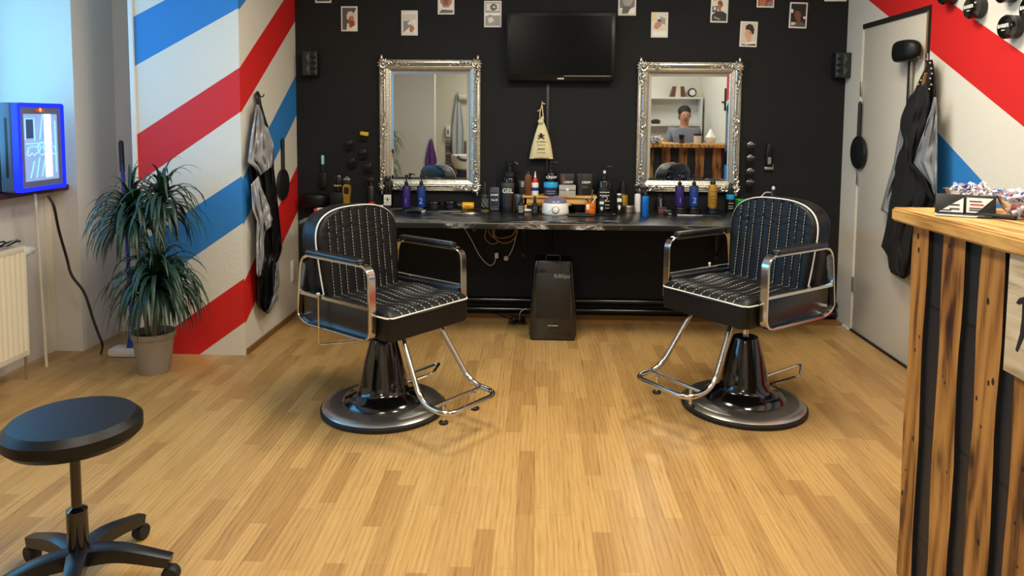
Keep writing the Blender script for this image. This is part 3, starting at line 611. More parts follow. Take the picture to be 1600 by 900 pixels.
b = MB(); b.tube(spline([cA(x_, y_, o)-pc for x_, y_, o in ((66, 130, .04), (56, 70, .03), (50, 44, .02), (58, 44, .024), (66, 90, .035), (84, 150, .05), (90, 165, .045))], 6), .011, 8); b.build('neck_band', 'cloth_b', cape)
part('wall_hook', 'mblack', cape, lambda b: (b.box(.0015, -.012, -.012, .012, .012, .03, b=.003), b.tube([(.008, 0, .0), (.04, 0, -.004), (.048, 0, .012)], .004)))

cR0 = lambda ox, oy, sc: (lambda px, py, o: (lambda q: Vector((XR-o, q.y, q.z)))(W(ox+px/sc, oy+py/sc, 0, XR-o)))
cR = cR0(1370, 50, 2.308); jc = thing('barber_cape', 'black cape with grey lining and studded collar hanging by the white door', 'cape', W(1450, 92, 0, XR)); pj = Vector(jc.location)
cloth('black_shell', 'jersey', jc, [(190, 100), (160, 160), (135, 215), (100, 280), (84, 320), (86, 360), (96, 395), (70, 450), (56, 560), (44, 640), (30, 720), (16, 775), (38, 800), (46, 865), (90, 888)], [(200, 100), (210, 150), (213, 220), (212, 300), (214, 420), (216, 540), (216, 600), (196, 635), (190, 640), (185, 680), (170, 700), (160, 760), (150, 800), (125, 870), (98, 890)], rel(cR, pj), .03, .012, 3, 11, bulge=.05)
cloth('grey_lining_flap', 'cloth_g', jc, [(206, 235), (192, 290), (170, 350), (150, 415), (130, 470), (160, 505), (195, 550), (206, 585)], [(214, 235), (217, 300), (218, 380), (218, 450), (218, 500), (218, 540), (217, 570), (215, 592)], rel(cR, pj), .085, .008, 2, 12, bulge=.02)
cloth('grey_sleeve', 'cloth_g', jc, [(112, 272), (96, 300), (78, 370), (62, 470), (40, 545), (14, 642), (34, 652)], [(122, 262), (108, 300), (100, 380), (92, 470), (70, 530), (50, 600), (46, 655)], rel(cR, pj), .035, .006, 1, 13, bulge=.02)
cloth('folded_front', 'jersey', jc, [(120, 230), (90, 300), (84, 345), (100, 400), (110, 470), (150, 520), (190, 600)], [(180, 180), (192, 260), (176, 330), (150, 400), (126, 470), (170, 520), (206, 605)], rel(cR, pj), .095, .008, 2, 14, bulge=.02)
st = MB()
for (x_, y_) in ((192, 112), (196, 132), (198, 150), (192, 168), (196, 190), (188, 206), (160, 175), (150, 190)):
    st.ell(cR(x_, y_, .09)-pj, (.006, .006, .006), 8, 6)
st.build('studs', 'steel', jc); b = MB(); b.tube(spline([cR(x_, y_, .088)-pj for x_, y_ in ((178, 148), (172, 170), (168, 192))], 5), .008, up=(1, 0, 0), r2=.004); b.build('tan_strap', 'tan', jc)
part('wall_hook', 'steel', jc, lambda b: (b.box(-.012, -.012, -.012, -.0015, .012, .03, b=.003), b.tube([(-.008, 0, 0), (-.05, 0, -.01), (-.055, 0, .014)], .004)))

# outlet plate on the nib wall
p = W(457, 423, 0, XL); ot = thing('wall_outlet', 'white double blank plate low on the striped wall', 'outlet', (XL, p.y, p.z), PI/2)
part('plate', 'white', ot, lambda b: b.box(-.038, -.009, -.078, .038, 0, .078, b=.004)); part('insert', 'white', ot, lambda b: b.box(-.024, -.012, -.06, .024, -.008, .06, b=.003))

# -------------------------------------------------------------------- desk
DX0, DX1, DY = -1.5, 1.72, 4.54
dk = thing('wall_desk', 'long black marbled worktop fixed to the wall under the mirrors', 'counter', (0, YB, 0))
part('worktop', 'marble', dk, lambda b: b.box(DX0, DY-YB, DZ-.036, DX1, -.001, DZ, b=.004))
part('edge_strip', 'steel', dk, lambda b: b.box(DX0+.01, DY-YB-.0015, DZ-.003, DX1-.01, DY-YB+.004, DZ+.0008))
for x_ in (DX0+.12, -.1, 1.3): part('bracket', 'mblack', dk, lambda b: (b.at((x_, 0, 0)), b.box(-.012, -.5, DZ-.06, .012, -.002, DZ-.037), b.box(-.012, -.02, DZ-.36, .012, -.002, DZ-.05), b.tube([(0, -.42, DZ-.055), (0, -.02, DZ-.33)], .008, 6)))
def SC(y): return y/F*1.003
def spot(u, vb, w, z=DZ, maxy=5.325):
    """base centre, radius for an item whose foot shows at pixel (u, vb)"""
    q = W(u, vb, 2, z); r = w/2*SC(q.y); y = min(q.y+r, maxy-r)
    if y < q.y+r: q = W(u, vb, 1, y-r)
    return q.x, y, r
def bottle(name, label, cat, u, vb, w, h, body, cap='mblack', kind='pump', text=None, tm='ink', tsz=.3, band=None, group=None, z=DZ, neck=.35, caph=None, extra=None, pos=None, sy=1):
    x, y, r = spot(u, vb, w, z) if pos is None else pos
    H = h*SC(y); t = thing(name, label, cat, (x, y, z), 0, group)
    bh = H*{'pump': .68, 'spray': .66, 'drop': .6, 'cone': .55, 'plain': .86, 'jar': .62}[kind]
    if kind == 'jar': pr = [(0, 0), (r*.93, 0), (r, .003), (r, bh), (0, bh)]
    else: pr = [(0, 0), (r*.94, 0), (r, .004), (r, bh-r*.35), (r*.93, bh-r*.12), (r*max(neck, .3)+.002, bh), (r*neck, bh+.004), (r*neck, bh+.01), (0, bh+.01)]
    bd = part('bottle', body, t, lambda b: b.lathe(pr, 28, sy=sy))
    if band: part('label', band[0], bd, lambda b: b.lathe([(r*1.004, bh*band[1]), (r*1.012, bh*band[1]+.001), (r*1.012, bh*band[2]), (r*1.004, bh*band[2]+.001)], 28, sy=sy))
    nr = r*neck
    if kind == 'pump':
        part('pump_head', cap, t, lambda b: (b.lathe([(nr*1.3, bh+.002), (nr*1.3, bh+H*.1), (nr*.45, bh+H*.12), (nr*.45, bh+H*.24), (nr*.9, bh+H*.25), (nr*.95, bh+H*.31), (0, bh+H*.32)], 16), b.tube([(0, 0, bh+H*.28), (r*.9, -.004, bh+H*.285), (r*1.05, -.005, bh+H*.25)], nr*.38, 8)))
    elif kind == 'spray':
        part('trigger_head', cap, t, lambda b: (b.lathe([(nr*1.2, bh), (nr*1.25, bh+H*.08), (nr*.8, bh+H*.12), (nr*.8, bh+H*.2), (0, bh+H*.2)], 14), b.box(-r*1.5, -r*.35, bh+H*.19, r*.85, r*.35, bh+H*.31, b=r*.15), b.tube(spline([(-r*.7, 0, bh+H*.22), (-r*1.2, 0, bh+H*.1), (-r*1.05, 0, bh-H*.02)], 4), r*.16, 6)))
    elif kind == 'drop':
        part('dropper_cap', cap, t, lambda b: (b.lathe([(nr*1.5, bh), (nr*1.5, bh+H*.16), (nr*1.1, bh+H*.18), (nr*.9, bh+H*.36), (nr*.4, bh+H*.4), (0, bh+H*.4)], 14)))
    elif kind == 'cone':
        part('cap', cap, t, lambda b: b.lathe([(r*.8, bh-.002), (r*.8, bh+H*.08), (r*.35, bh+H*.2), (0, bh+H*.2)], 18)); part('nozzle', 'wht', t, lambda b: b.lathe([(r*.34, bh+H*.19), (r*.1, bh+H*.45), (0, bh+H*.45)], 14))
    elif kind == 'plain': part('cap', cap, t, lambda b: b.lathe([(r*.6, bh+.003), (r*.62, bh+H*.12), (r*.55, bh+H*.14), (0, bh+H*.14)], 18))
    elif kind == 'jar': part('lid', cap, t, lambda b: b.lathe([(r*1.02, bh+.001), (r*1.03, bh+.004), (r*1.03, H-.003), (r, H), (0, H)], 28))
    if text:
        for k, (s_, zz_, sc_) in enumerate(text): write(s_, H*tsz*sc_, (0, -r*sy-.0022, bh*zz_), tm, bd, name='printed_label', ext=.0012)
    if extra: extra(t, r, bh, H)
    return t
def scrib(t, zs_, wd, m='greyink', y=-.03, th=.0012):
    """rows of unreadable small print as fine broken lines"""
    def fn(b):
        for z_ in zs_:
            x_ = -wd/2
            while x_ < wd/2:
                l_ = wd*random.uniform(.08, .22); b.box(x_, y-.0008, z_-th, min(x_+l_, wd/2), y, z_+th); x_ += l_+wd*.06
    return part('small_print', m, t, fn, smooth=0)
GP = 'bottles along the desk'
# left end of the desk
def can(name, label, cat, u, vb, w, h, m, lidm, **k): return bottle(name, label, cat, u, vb, w, h, m, lidm, 'jar', **k)
t = thing('hair_spray', 'black spray can with white lettering standing on a dark box behind left chair', 'can', W(530, 322, 1, 5.2)); t.location.z = DZ; s_ = SC(5.2)
part('storage_box', 'mblack', t, lambda b: b.box(-11*s_, -.05, 0, 11*s_, .05, 26*s_, b=.004))
part('spray_can', 'gblack', t, lambda b: (b.at((0, 0, 26*s_)), b.lathe([(0, 0), (6.4*s_, 0), (6.6*s_, .003), (6.6*s_, 24*s_), (6*s_, 26*s_), (5.8*s_, 27*s_), (0, 27*s_)], 24)))
write('fusion', .022, (.0, -.0325, 37*s_), 'ink', t, name='printed_label')
# gold clipper in its stand
q = W(556, 322, 2, DZ); g = thing('hair_clipper', 'gold hair clipper standing upright behind the left chair', 'clipper', (q.x, 5.1, DZ)); s_ = SC(5.1)
part('stand', 'mblack', g, lambda b: b.box(-.03, -.03, 0, .03, .03, .018, b=.005)); part('body', 'gold', g, lambda b: b.prism([(-.019, .018), (.019, .018), (.022, .09), (.028, .14), (.026, .17), (.015, .185), (-.015, .185), (-.026, .17), (-.028, .14), (-.022, .09)], -.018, .018))
part('face_plate', 'mblack', g, lambda b: b.prism(rrect(-.018, .115, .018, .165, .012), -.021, -.017)); part('blade', 'mblack', g, lambda b: b.box(-.026, -.014, .185, .026, .014, .215, b=.003)); part('blade_clip', 'steel', g, lambda b: (b.box(-.024, -.012, .212, .024, .012, .222, b=.002), b.tube([(-.012, 0, .222), (-.006, 0, .234), (.006, 0, .234), (.012, 0, .222)], .003)))
bottle('spray_bottle', 'small black spray bottle with gold collar and red stripe behind left chair', 'bottle', 579, 322, 11, 48, 'dgrey', 'mblack', 'spray', band=('red', .1, .26), group=GP, extra=lambda t, r, bh, H: part('collar', 'gold', t, lambda b: b.lathe([(r*.7, bh-.006), (r*.75, bh+.004), (r*.5, bh+.006)], 16)))
sq = bottle('aftershave_bottle', 'square black bottle with white label at the left mirror corner', 'bottle', 605, 321, 15, 50, 'gblack', 'dglass', 'plain', group=GP, sy=.6, neck=.3)
x_, y_, r_ = spot(603, 321, 15); part('front_label', 'ink', sq, lambda b: b.box(-r_*.75, -r_*.6-.004, .02, r_*.75, -r_*.6, .095)); scrib(sq, (.034, .044), r_*1.2, 'mblack', -r_*.6-.0045); part('printed_emblem', 'mblack', sq, lambda b: (b.tube([(r_*.5*math.cos(R(k_)), -r_*.6-.0045, .058+r_*.45*math.sin(R(k_))) for k_ in range(0, 181, 20)], .0018, 5), b.box(-.007, -r_*.6-.005, .052, .007, -r_*.6-.004, .066)))
q = W(601, 326, 2, DZ); trm = thing('trimmer', 'small trimmer with silver head lying by the black square bottle', 'trimmer', (q.x, q.y+.02, DZ)); part('body', 'mblack', trm, lambda b: b.box(-.035, -.02, 0, .04, .02, .022, b=.008)); part('silver_head', 'steel', trm, lambda b: b.box(-.05, -.02, .002, -.01, .02, .026, b=.006))
def shampoo(label, u, vb, h, lab, num, ink, extra=None, z=DZ, w=14): return bottle('shampoo_bottle', label, 'bottle', u, vb, w, h, 'mblack', 'mblack', 'pump', text=([(num, .32, .8)] if num else None), tm=ink, band=(lab, .06, .93), group='dark pump bottles in front of the mirrors', z=z)
shampoo('purple pump bottle printed 1, below the left mirror', 634, 326, 53, 'purple', '1', 'violet_ink')
shampoo('blue pump bottle printed 2, below the left mirror', 657.5, 326, 53, 'bluel', '2', 'blue_ink')
can('pomade_jar', 'low black round jar just right of the blue bottle printed 2', 'jar', 677, 327, 20, 11, 'mblack', 'gblack', group='flat black jars')
can('pomade_jar', 'low black round jar beside the yellow tin, below the left mirror', 'jar', 703, 326.5, 20, 11, 'mblack', 'gblack', group='flat black jars')
q = W(731, 328, 2, DZ); yt = thing('wax_tin', 'yellow and black cylinder lying under the left mirror', 'tin', (q.x, q.y+.03, DZ+.026))
part('tin', 'yellow', yt, lambda b: (b.at(ry=R(90)), b.lathe([(0, -.045), (.024, -.045), (.026, -.042), (.026, .035), (.022, .042), (0, .042)], 24))); part('cap', 'mblack', yt, lambda b: (b.at(ry=R(90)), b.lathe([(0, -.075), (.024, -.075), (.027, -.072), (.027, -.04), (0, -.04)], 24)))
scrib(yt, (-.006, .004), .04, 'red', -.027, .002)
can('cream_jar', 'small pale jar behind the lying yellow cylinder', 'jar', 724, 318.5, 13, 7, 'wht', 'opaline', z=DZ)
# lying clippers, combs, scissors
q = W(649, 337, 2, DZ); cl = thing('hair_clipper', 'black clipper lying on its side in front of the left mirror', 'clipper', (q.x, q.y+.02, DZ), R(-12))
part('body', 'mblack', cl, lambda b: b.grid(lambda u, v: (-.06+.12*v, .024*math.cos(u*2*PI)*(.5+.5*math.sin(PI*(.15+.75*v))), .024+.010*math.sin(v*PI)+.023*math.sin(u*2*PI)*(.5+.5*math.sin(PI*(.15+.75*v)))), 16, 12, closed_u=True)); part('blade', 'steel', cl, lambda b: b.box(.045, -.02, .01, .068, .02, .036, b=.006)); part('tail_grip', 'gblack', cl, lambda b: b.box(-.075, -.012, .012, -.05, .012, .034, b=.006))
def comb(label, u, v, L, rz, m, name='comb'):
    q = W(u, v, 2, DZ); t = thing(name, label, 'comb', (q.x, q.y, DZ+.001), rz)
    part('spine', m, t, lambda b: b.box(-L/2, -.006, 0, L/2, .008, .005, b=.001)); part('teeth', m, t, lambda b: [b.box(-L/2+.004+i*.005, -.026, .0008, -L/2+.006+i*.005, -.005, .0042) for i in range(int(L*.62/.005))])
comb('black comb lying behind the black clipper under the left mirror', 640, 329, .2, R(3), 'mblack'); comb('white comb lying left of the blue one, under right mirror', 1078, 337, .17, R(-4), 'ink'); comb('dark blue comb lying in front of the purple bottle on the right', 1106, 337.5, .17, R(-8), 'teaberry')
comb('grey comb lying behind the white handled scissors', 703, 331, .16, R(2), 'greyink')
def scissors(label, u, v, rz, m):
    q = W(u, v, 2, DZ); t = thing('scissors', label, 'scissors', (q.x, q.y, DZ+.002), rz)
    for s in (-1, 1):
        bl = part('blade', 'steel', t, lambda b: b.prism([(0, 0), (.02, .004), (.095, 0.001), (.02, -.004)], -.0015, .0015)); bl.rotation_euler = (R(90), 0, s*R(7))
        part('finger_ring', m, t, lambda b: (b.at((-.045, s*.02, 0)), b.tube([(.016*math.cos(a_), .013*math.sin(a_), .002) for a_ in [2*PI*k/14 for k in range(14)]], .003, 6, closed=True), b.at(), b.tube([(-.03, s*.015, .002), (0, 0, .002)], .0035, 6)))
scissors('white handled scissors lying in front of the yellow cylinder', 727, 334, R(168), 'wht'); scissors('black scissors lying left of the skull shaped bottle', 748, 333, R(-160), 'mblack')
# skull / tonic bottle
def tonic(t, r, bh, H):
    part('etched_pattern', 'greyink', t, lambda b: [b.tube([(r*1.02*math.sin(k), -r*1.02*math.cos(k), bh*(.3+.06*i)+.006*math.sin(6*k+i)) for k in [(-1+2*j/10) for j in range(11)]], .0011, 4) for i in range(8)])
bottle('tonic_bottle', 'dark patterned bottle with gold foot, right of the left mirror', 'bottle', 757.5, 331, 12, 46, 'dglass', 'mblack', 'drop', group=GP, extra=lambda t, r, bh, H: (tonic(t, r, bh, H), part('gold_foot', 'gold', t, lambda b: b.lathe([(r*1.05, 0), (r*1.08, .012), (r, .014)], 20))))
q = W(772.5, 329.5, 2, DZ); t = thing('shaving_gel_can', 'rectangular black flask with white BARBER print, left of the tall tube', 'bottle', (q.x, q.y+.03, DZ)); s_ = SC(q.y)
part('flask', 'teaberry', t, lambda b: b.box(-7.4*s_, -.022, 0, 7.4*s_, .022, 37*s_, b=.005)); part('cap', 'mblack', t, lambda b: b.lathe([(.014, 37*s_), (.014, 42*s_), (.005, 43*s_), (.004, 48*s_), (0, 48*s_)], 14))
part('border_line', 'greyink', t, lambda b: b.tube([(x_, -.0225, z_) for x_, z_ in rrect(-6.4*s_, 2*s_, 6.4*s_, 35*s_, .006, 3)], .001, 4, closed=True)); write('BARBER', .0155, (0, -.0226, 25*s_), 'ink', t, name='printed_label', bold=.0006); write('No.25', .018, (0, -.0226, 17*s_), 'ink', t, name='printed_label', bold=.0006); scrib(t, (.012, .02, .03, .14), .045, 'greyink', -.0226)
def flat_tube(label, u, vb, w, h, m, texts, tm='ink', z=DZ, y=None, capm='mblack'):
    q = W(u, vb, 2, z) if y is None else W(u, vb, 1, y); t = thing('cosmetic_tube', label, 'tube', (q.x, q.y+.02, z)); s_ = SC(q.y); wd, H = w/2*s_, h*s_
    def fn(b):
        def f(u_, v_):
            a_ = u_*2*PI; k = v_; return (wd*(.86+.14*k)*math.cos(a_), .021*(1-k)**.6*math.sin(a_)+.0012*math.sin(a_), H*.14+H*.86*k)
        b.grid(f, 24, 10, closed_u=True)
    part('tube', m, t, fn, smooth=70); part('cap', capm, t, lambda b: b.lathe([(0, 0), (wd*.8, 0), (wd*.84, .003), (wd*.84, H*.15), (0, H*.15)], 24, sy=.022/wd))
    part('crimp', m, t, lambda b: b.box(-wd, -.0016, H-.004, wd, .0016, H+.004))
    for s2, zf, sz in texts:
        write(s2, sz*s_, (0, -.021*(1-max(0, (zf-.14)/.86))**.6-.0035, H*zf), tm, t, name='printed_label', bold=.0006)
    return t
bottle('powder_pot', 'tall black pot with ribbed lid and small pump knob behind the gel tube', 'pot', 796, 328, 22, 75, 'gblack', 'mblack', 'pump', group=GP, neck=.75)
flat_tube('large black tube printed GEL in white, in front of the ribbed pot', 793, 330, 21, 44, 'mblack', [('GEL', .72, 10)])
bottle('oil_bottle', 'small amber bottle just right of the GEL tube', 'bottle', 801.5, 329.5, 8, 27, 'amber', 'gold', 'plain', group=GP)
flat_tube('short dark blue tube behind the amber bottle', 810, 331, 11, 27, 'teaberry', [])
bottle('dropper_bottle', 'black dropper bottle with white label in front of the dark blue tube', 'bottle', 814, 335.5, 10.5, 31, 'mblack', 'mblack', 'drop', group=GP, extra=lambda t, r, bh, H: scrib(t, (bh*.25, bh*.4, bh*.55, bh*.7), r*1.4, 'ink', -r-.001, .0022)); bottle('dropper_bottle', 'plain black dropper bottle left of the wax warmer', 'bottle', 835.5, 336, 9.5, 30, 'mblack', 'mblack', 'drop', group=GP, extra=lambda t, r, bh, H: scrib(t, (bh*.3, bh*.5, bh*.65), r*1.3, 'greyink', -r-.001))
q = W(823, 331, 2, DZ); tag(MB().at((q.x, q.y, DZ+.011)).ell((0, 0, 0), (.026, .014, .011)).ell((.02, .004, 0), (.014, .009, .008)).build('cotton_pad', 'wht'), 'small white cotton pad lying between the two dropper bottles', 'cotton')
for i, (u_, w_, lb) in enumerate(((829, 18, 'grey stone-look box under the riser, left one'), (848, 12, 'small white and grey box tucked behind the wax warmer'))):
    q = W(u_, 329, 2, DZ); t = thing('small_box', lb, 'box', (q.x, q.y+.03, DZ)); part('carton', 'greyb', t, lambda b: b.box(-w_/2*.0045, -.02, 0, w_/2*.0045, .02, .048, b=.002)); part('printed_motif', 'mblack', t, lambda b: b.tube([(.008*math.cos(k_), -.0205, .024+.008*math.sin(k_)) for k_ in [2*PI*j/10 for j in range(10)]], .0012, 4, closed=True))
# wooden riser
ra, rb = W(816, 310, 1, 5.13), W(933, 310, 1, 5.13); RZ = .912
rs = thing('wooden_riser', 'light wooden riser shelf standing on the desk between the mirrors', 'shelf', ((ra.x+rb.x)/2, 5.21, DZ)); hw_ = (rb.x-ra.x)/2
part('shelf_board', 'riserw', rs, lambda b: b.box(-hw_, -.085, RZ-DZ-.014, hw_, .1, RZ-DZ, b=.003)); part('front_board', 'riserw', rs, lambda b: b.box(-hw_+.01, -.07, .045, hw_-.01, -.055, RZ-DZ-.015, b=.002))
for s in (-1, 1): part('leg', 'riserw', rs, lambda b: b.box(s*(hw_-.02)-.012, -.07, 0, s*(hw_-.02)+.012, .09, RZ-DZ-.015, b=.002))
def rp(u, w): return (W(u, 304, 1, 5.2).x, 5.19, w/2*SC(5.2))
flat_tube('tall black tube with white 3 and teal print at the riser\'s left end', 817, 304, 16, 46, 'mblack', [('B', .86, 12)], z=DZ, y=5.24)
bottle('oil_bottle', 'brown glass bottle with black cap at the left end of the riser', 'bottle', 0, 0, 0, 37, 'amber', 'mblack', 'plain', pos=rp(825, 12), z=RZ, group='bottles on the riser', neck=.6)
bottle('glue_bottle', 'white bottle with red cap and pointed white nozzle on riser', 'bottle', 0, 0, 0, 37, 'wht', 'red', 'cone', pos=rp(836, 11), z=RZ, group='bottles on the riser', band=('bluel', .35, .6))
bottle('styling_bottle', 'large black round shouldered bottle printed CREW behind the cyan jar', 'bottle', 0, 0, 0, 52, 'gblack', 'mblack', 'pump', pos=(W(861, 304, 1, 5.25).x, 5.25, 9*SC(5.25)), z=RZ, neck=.4, group='bottles on the riser')
write('CREW', .026, (0, -.045, .125), 'ink', bpy.data.objects['styling_bottle'], name='printed_label', bold=.0006)
cj = bottle('pomade_jar', 'round grey jar with a bright cyan lid on the riser', 'jar', 0, 0, 0, 21, 'teaberry', 'cyan', 'jar', pos=(W(860.5, 304, 1, 5.155).x, 5.165, 10.8*SC(5.15)), z=RZ); scrib(cj, (.02, .035), .06, 'ink', -.052)
def carton(label, u0_, u1_, h, m, y, z, dep=.05, text=None, spine=None):
    a_, b_ = W(u0_, 300, 1, y), W(u1_, 300, 1, y); t = thing('product_box', label, 'box', ((a_.x+b_.x)/2, y+dep/2, z)); w_ = (b_.x-a_.x)/2; H = h*SC(y)
    part('carton', m, t, lambda b: b.box(-w_, -dep/2, 0, w_, dep/2, H, b=.0015))
    if spine: part('spine_panel', spine, t, lambda b: b.box(-w_+.003, -dep/2-.001, .004, -w_*.5, -dep/2, H-.006))
    if text: write(text, .022, (w_*.2, -dep/2-.0012, H*.6), 'ink', t, name='printed_label', bold=.0006); scrib(t, (H*.35, H*.42), w_*.8, 'greyink', -dep/2-.001); t.children[-1].location.x = w_*.2
    return t
carton('black CREW box with brown spine behind the grey stone-look box', 874.5, 897, 34, 'mblack', 5.2, RZ, text='CREW', spine='brownb'); carton('black CREW box at the right end of the riser', 902, 925, 34, 'mblack', 5.2, RZ, text='CREW', spine='dgrey')
t = carton('grey stone-look box with dark band on the riser', 873.5, 899.5, 17, 'greyb', 5.135, RZ, .055); part('dark_band', 'mblack', t, lambda b: b.box(-.0585, -.0285, .04, .0585, .0285, .044)); part('round_seal', 'wht', t, lambda b: (b.at((0, -.028, .047), rx=R(90)), b.lathe([(.011, 0), (.011, .003), (0, .003)], 16)))
# wax warmer
q = W(868, 337, 2, DZ); s_ = SC(q.y); wx = thing('wax_warmer', 'white wax warmer with lavender lid and round dial', 'wax warmer', (q.x, q.y+.095, DZ)); wr_ = 21.5*s_
part('pot_body', 'wht', wx, lambda b: b.lathe([(0, 0), (wr_*.93, 0), (wr_, .008), (wr_*1.0, .02), (wr_*.95, .07), (wr_*.88, .078), (0, .078)], 40, sy=.9)); part('lid', 'lav', wx, lambda b: b.lathe([(wr_*.87, .0785), (wr_*.84, .09), (wr_*.7, .105), (wr_*.4, .113), (wr_*.2, .116), (wr_*.12, .124), (0, .126)], 40, sy=.9))
dl = part('dial', 'wht', wx, lambda b: (b.at((0, -wr_*.885, .036), rx=R(90)), b.lathe([(.023, 0), (.021, .007), (.017, .01), (0, .011)], 24))); part('dial_ring', 'dgrey', dl, lambda b: b.tube([(.024*math.cos(k_), -wr_*.905, .036+.024*math.sin(k_)) for k_ in [2*PI*j/24 for j in range(24)]], .0016, 5, closed=True)); part('indicator', 'mblack', wx, lambda b: b.ell((-.04, -wr_*.82, .028), (.003, .003, .003), 6, 4))
# right of the warmer
q = W(905, 331, 2, DZ); bw = thing('mixing_bowl', 'black plastic bowl between the wax warmer and the orange can', 'bowl', (q.x, q.y-.005, DZ)); part('bowl', 'mblack', bw, lambda b: b.lathe([(0, 0), (.035, 0), (.045, .01), (.06, .055), (.066, .058), (.062, .06), (.056, .056), (.04, .012), (0, .008)], 32))
bottle('dropper_bottle', 'black dropper bottle behind the black bowl', 'bottle', 902, 325, 9, 26, 'mblack', 'mblack', 'drop', group=GP, extra=lambda t, r, bh, H: scrib(t, (bh*.4, bh*.6), r*1.2, 'ink', -r-.001, .002))
q = W(908, 338, 2, DZ); tag(MB().at((q.x, q.y+.01, DZ)).box(-.09, -.03, 0, .09, .03, .014, b=.005).box(-.04, -.024, .014, .06, .02, .022, b=.004).build('trimmer_case', 'mblack'), 'flat black tray lying in front of the black bowl', 'tray')
q = W(945, 337, 2, DZ); ck = thing('charging_lead', 'short black lead with a plug lying right of the flat tray', 'cable', (q.x, q.y, DZ)); part('lead', 'cable', ck, lambda b: b.tube(spline([(-.07, .01, .006), (-.03, -.006, .006), (.01, .008, .006), (.05, -.004, .006)], 5), .005, 6)); part('plug', 'mblack', ck, lambda b: b.box(.045, -.016, 0, .075, .01, .018, b=.004))
oc = bottle('tool_can', 'orange can holding small brushes and files', 'can', 922.5, 337, 15.5, 22, 'orange', 'orange', 'jar')
bpy.data.objects.remove([c_ for c_ in oc.children if c_.name.startswith('lid')][0]); x_, y_, r_ = spot(922.5, 337, 15.5)
part('rim', 'orange', oc, lambda b: b.lathe([(r_, .05), (r_, .086), (r_*.94, .086), (r_*.94, .05)], 28)); part('white_sticker', 'wht', oc, lambda b: b.box(-r_*.85, -r_*.96, .04, -r_*.2, -r_*.75, .075, b=.002)); scrib(oc, (.02, .03), r_, 'red', -r_-.002)
for (dx, dy, a_, m_, L_) in ((-.012, 0, -22, 'wht', .05), (.004, .008, 8, 'chrome', .10), (.012, -.005, 26, 'wht', .045), (-.002, -.01, -35, 'mblack', .05)):
    f_ = MB().at((x_+dx, y_+dy, DZ+.074), ry=R(a_)).tube([(0, 0, -.02), (0, 0, L_*.6), (0, 0, L_)], .0035, 6, taper=lambda k: 1+.4*k).build('manicure_file', m_); f_.parent = None
    tag(f_, {-22: 'white handled brush leaning left in the orange can', 8: 'long thin metal rod standing in the orange can', 26: 'white stick leaning right in the orange can', -35: 'black stick leaning far left in the orange can'}[a_], 'brush')
def barber_tube(label, u, vb, h): bottle('beard_balm', label, 'bottle', u, vb, 11, h, 'mblack', 'wht' if h > 28 else 'mblack', 'plain', group=GP, neck=.7, extra=lambda t, r, bh, H: (part('white_band', 'wht', t, lambda b: b.box(-r*.6, -r-.0015, bh*.7, r*.6, -r*.5, bh*.9)), part('printed_beard', 'ink', t, lambda b: b.prism([(-.008, bh*.5), (.008, bh*.5), (.009, bh*.35), (0, bh*.2), (-.009, bh*.35)], -r-.0018, -r+.004))))
barber_tube('small black tube with white band left of the large clear pump bottle', 940, 333.5, 24); barber_tube('small black tube with white cap right of the large pump bottle', 967.5, 334, 31)
def big_(t, r, bh, H):
    part('front_label', 'mblack', t, lambda b: b.lathe([(r*1.004, bh*.08), (r*1.012, bh*.085), (r*1.012, bh*.72), (r*1.004, bh*.73)], 28))
    scrib(t, (bh*.12, bh*.22, bh*.34, bh*.52, bh*.62), r*1.4, 'ink', -r-.002, .0028); part('printed_emblem', 'ink', t, lambda b: b.tube([(r*.4*math.cos(R(k_)), -r-.002, bh*.43+r*.28*math.sin(R(k_))) for k_ in range(0, 341, 20)], .002, 5, closed=True))
    part('pour_cap', 'wht', t, lambda b: b.lathe([(r*.2, bh+H*.14), (r*.2, bh+H*.2), (0, bh+H*.2)], 12))
bottle('pump_bottle', 'tall dark glass bottle with black pump and white printed label', 'bottle', 944.5, 331, 22, 72, 'dglass', 'mblack', 'pump', group=GP, neck=.33, extra=big_)
bottle('grooming_spray', 'black bottle with orange gold label right of the tall glass bottle', 'bottle', 973.5, 325, 16, 47, 'mblack', 'mblack', 'drop', band=('goldl', .2, .85), group=GP, neck=.5)
can('styling_tin', 'round silver tin left of the white spray bottle', 'tin', 983, 333, 17.5, 11, 'steel', 'steel', text=None)
bottle('spray_bottle', 'white metal spray bottle with black trigger near the right mirror', 'bottle', 996.5, 331.5, 9.5, 43, 'wht', 'mblack', 'spray', group=GP); bottle('spray_bottle', 'bright blue metal spray bottle at the front of the desk', 'bottle', 1008.5, 339, 11.5, 49, 'bottleb', 'mblack', 'spray', group=GP, neck=.45)
bottle('lotion_bottle', 'black bottle with vertical white print under the right mirror', 'bottle', 1032, 328, 13, 26, 'mblack', 'mblack', 'plain', group=GP, extra=lambda t, r, bh, H: part('printed_script', 'ink', t, lambda b: b.tube(spline([(-.004, -r-.001, bh*.3), (.006, -r-.001, bh*.4), (-.004, -r-.001, bh*.5), (.006, -r-.001, bh*.58), (-.003, -r-.001, bh*.7), (.006, -r-.001, bh*.82)], 5), .0018, 5)))
q = W(1034, 334, 2, DZ); t = thing('product_box', 'small dark red and black box in front of the lotion bottle', 'box', (q.x, q.y+.02, DZ)); part('carton', 'brownb', t, lambda b: b.box(-.022, -.02, 0, .03, .02, .035, b=.002)); part('lid', 'mblack', t, lambda b: b.box(-.026, -.022, .035, .034, .022, .043, b=.002))
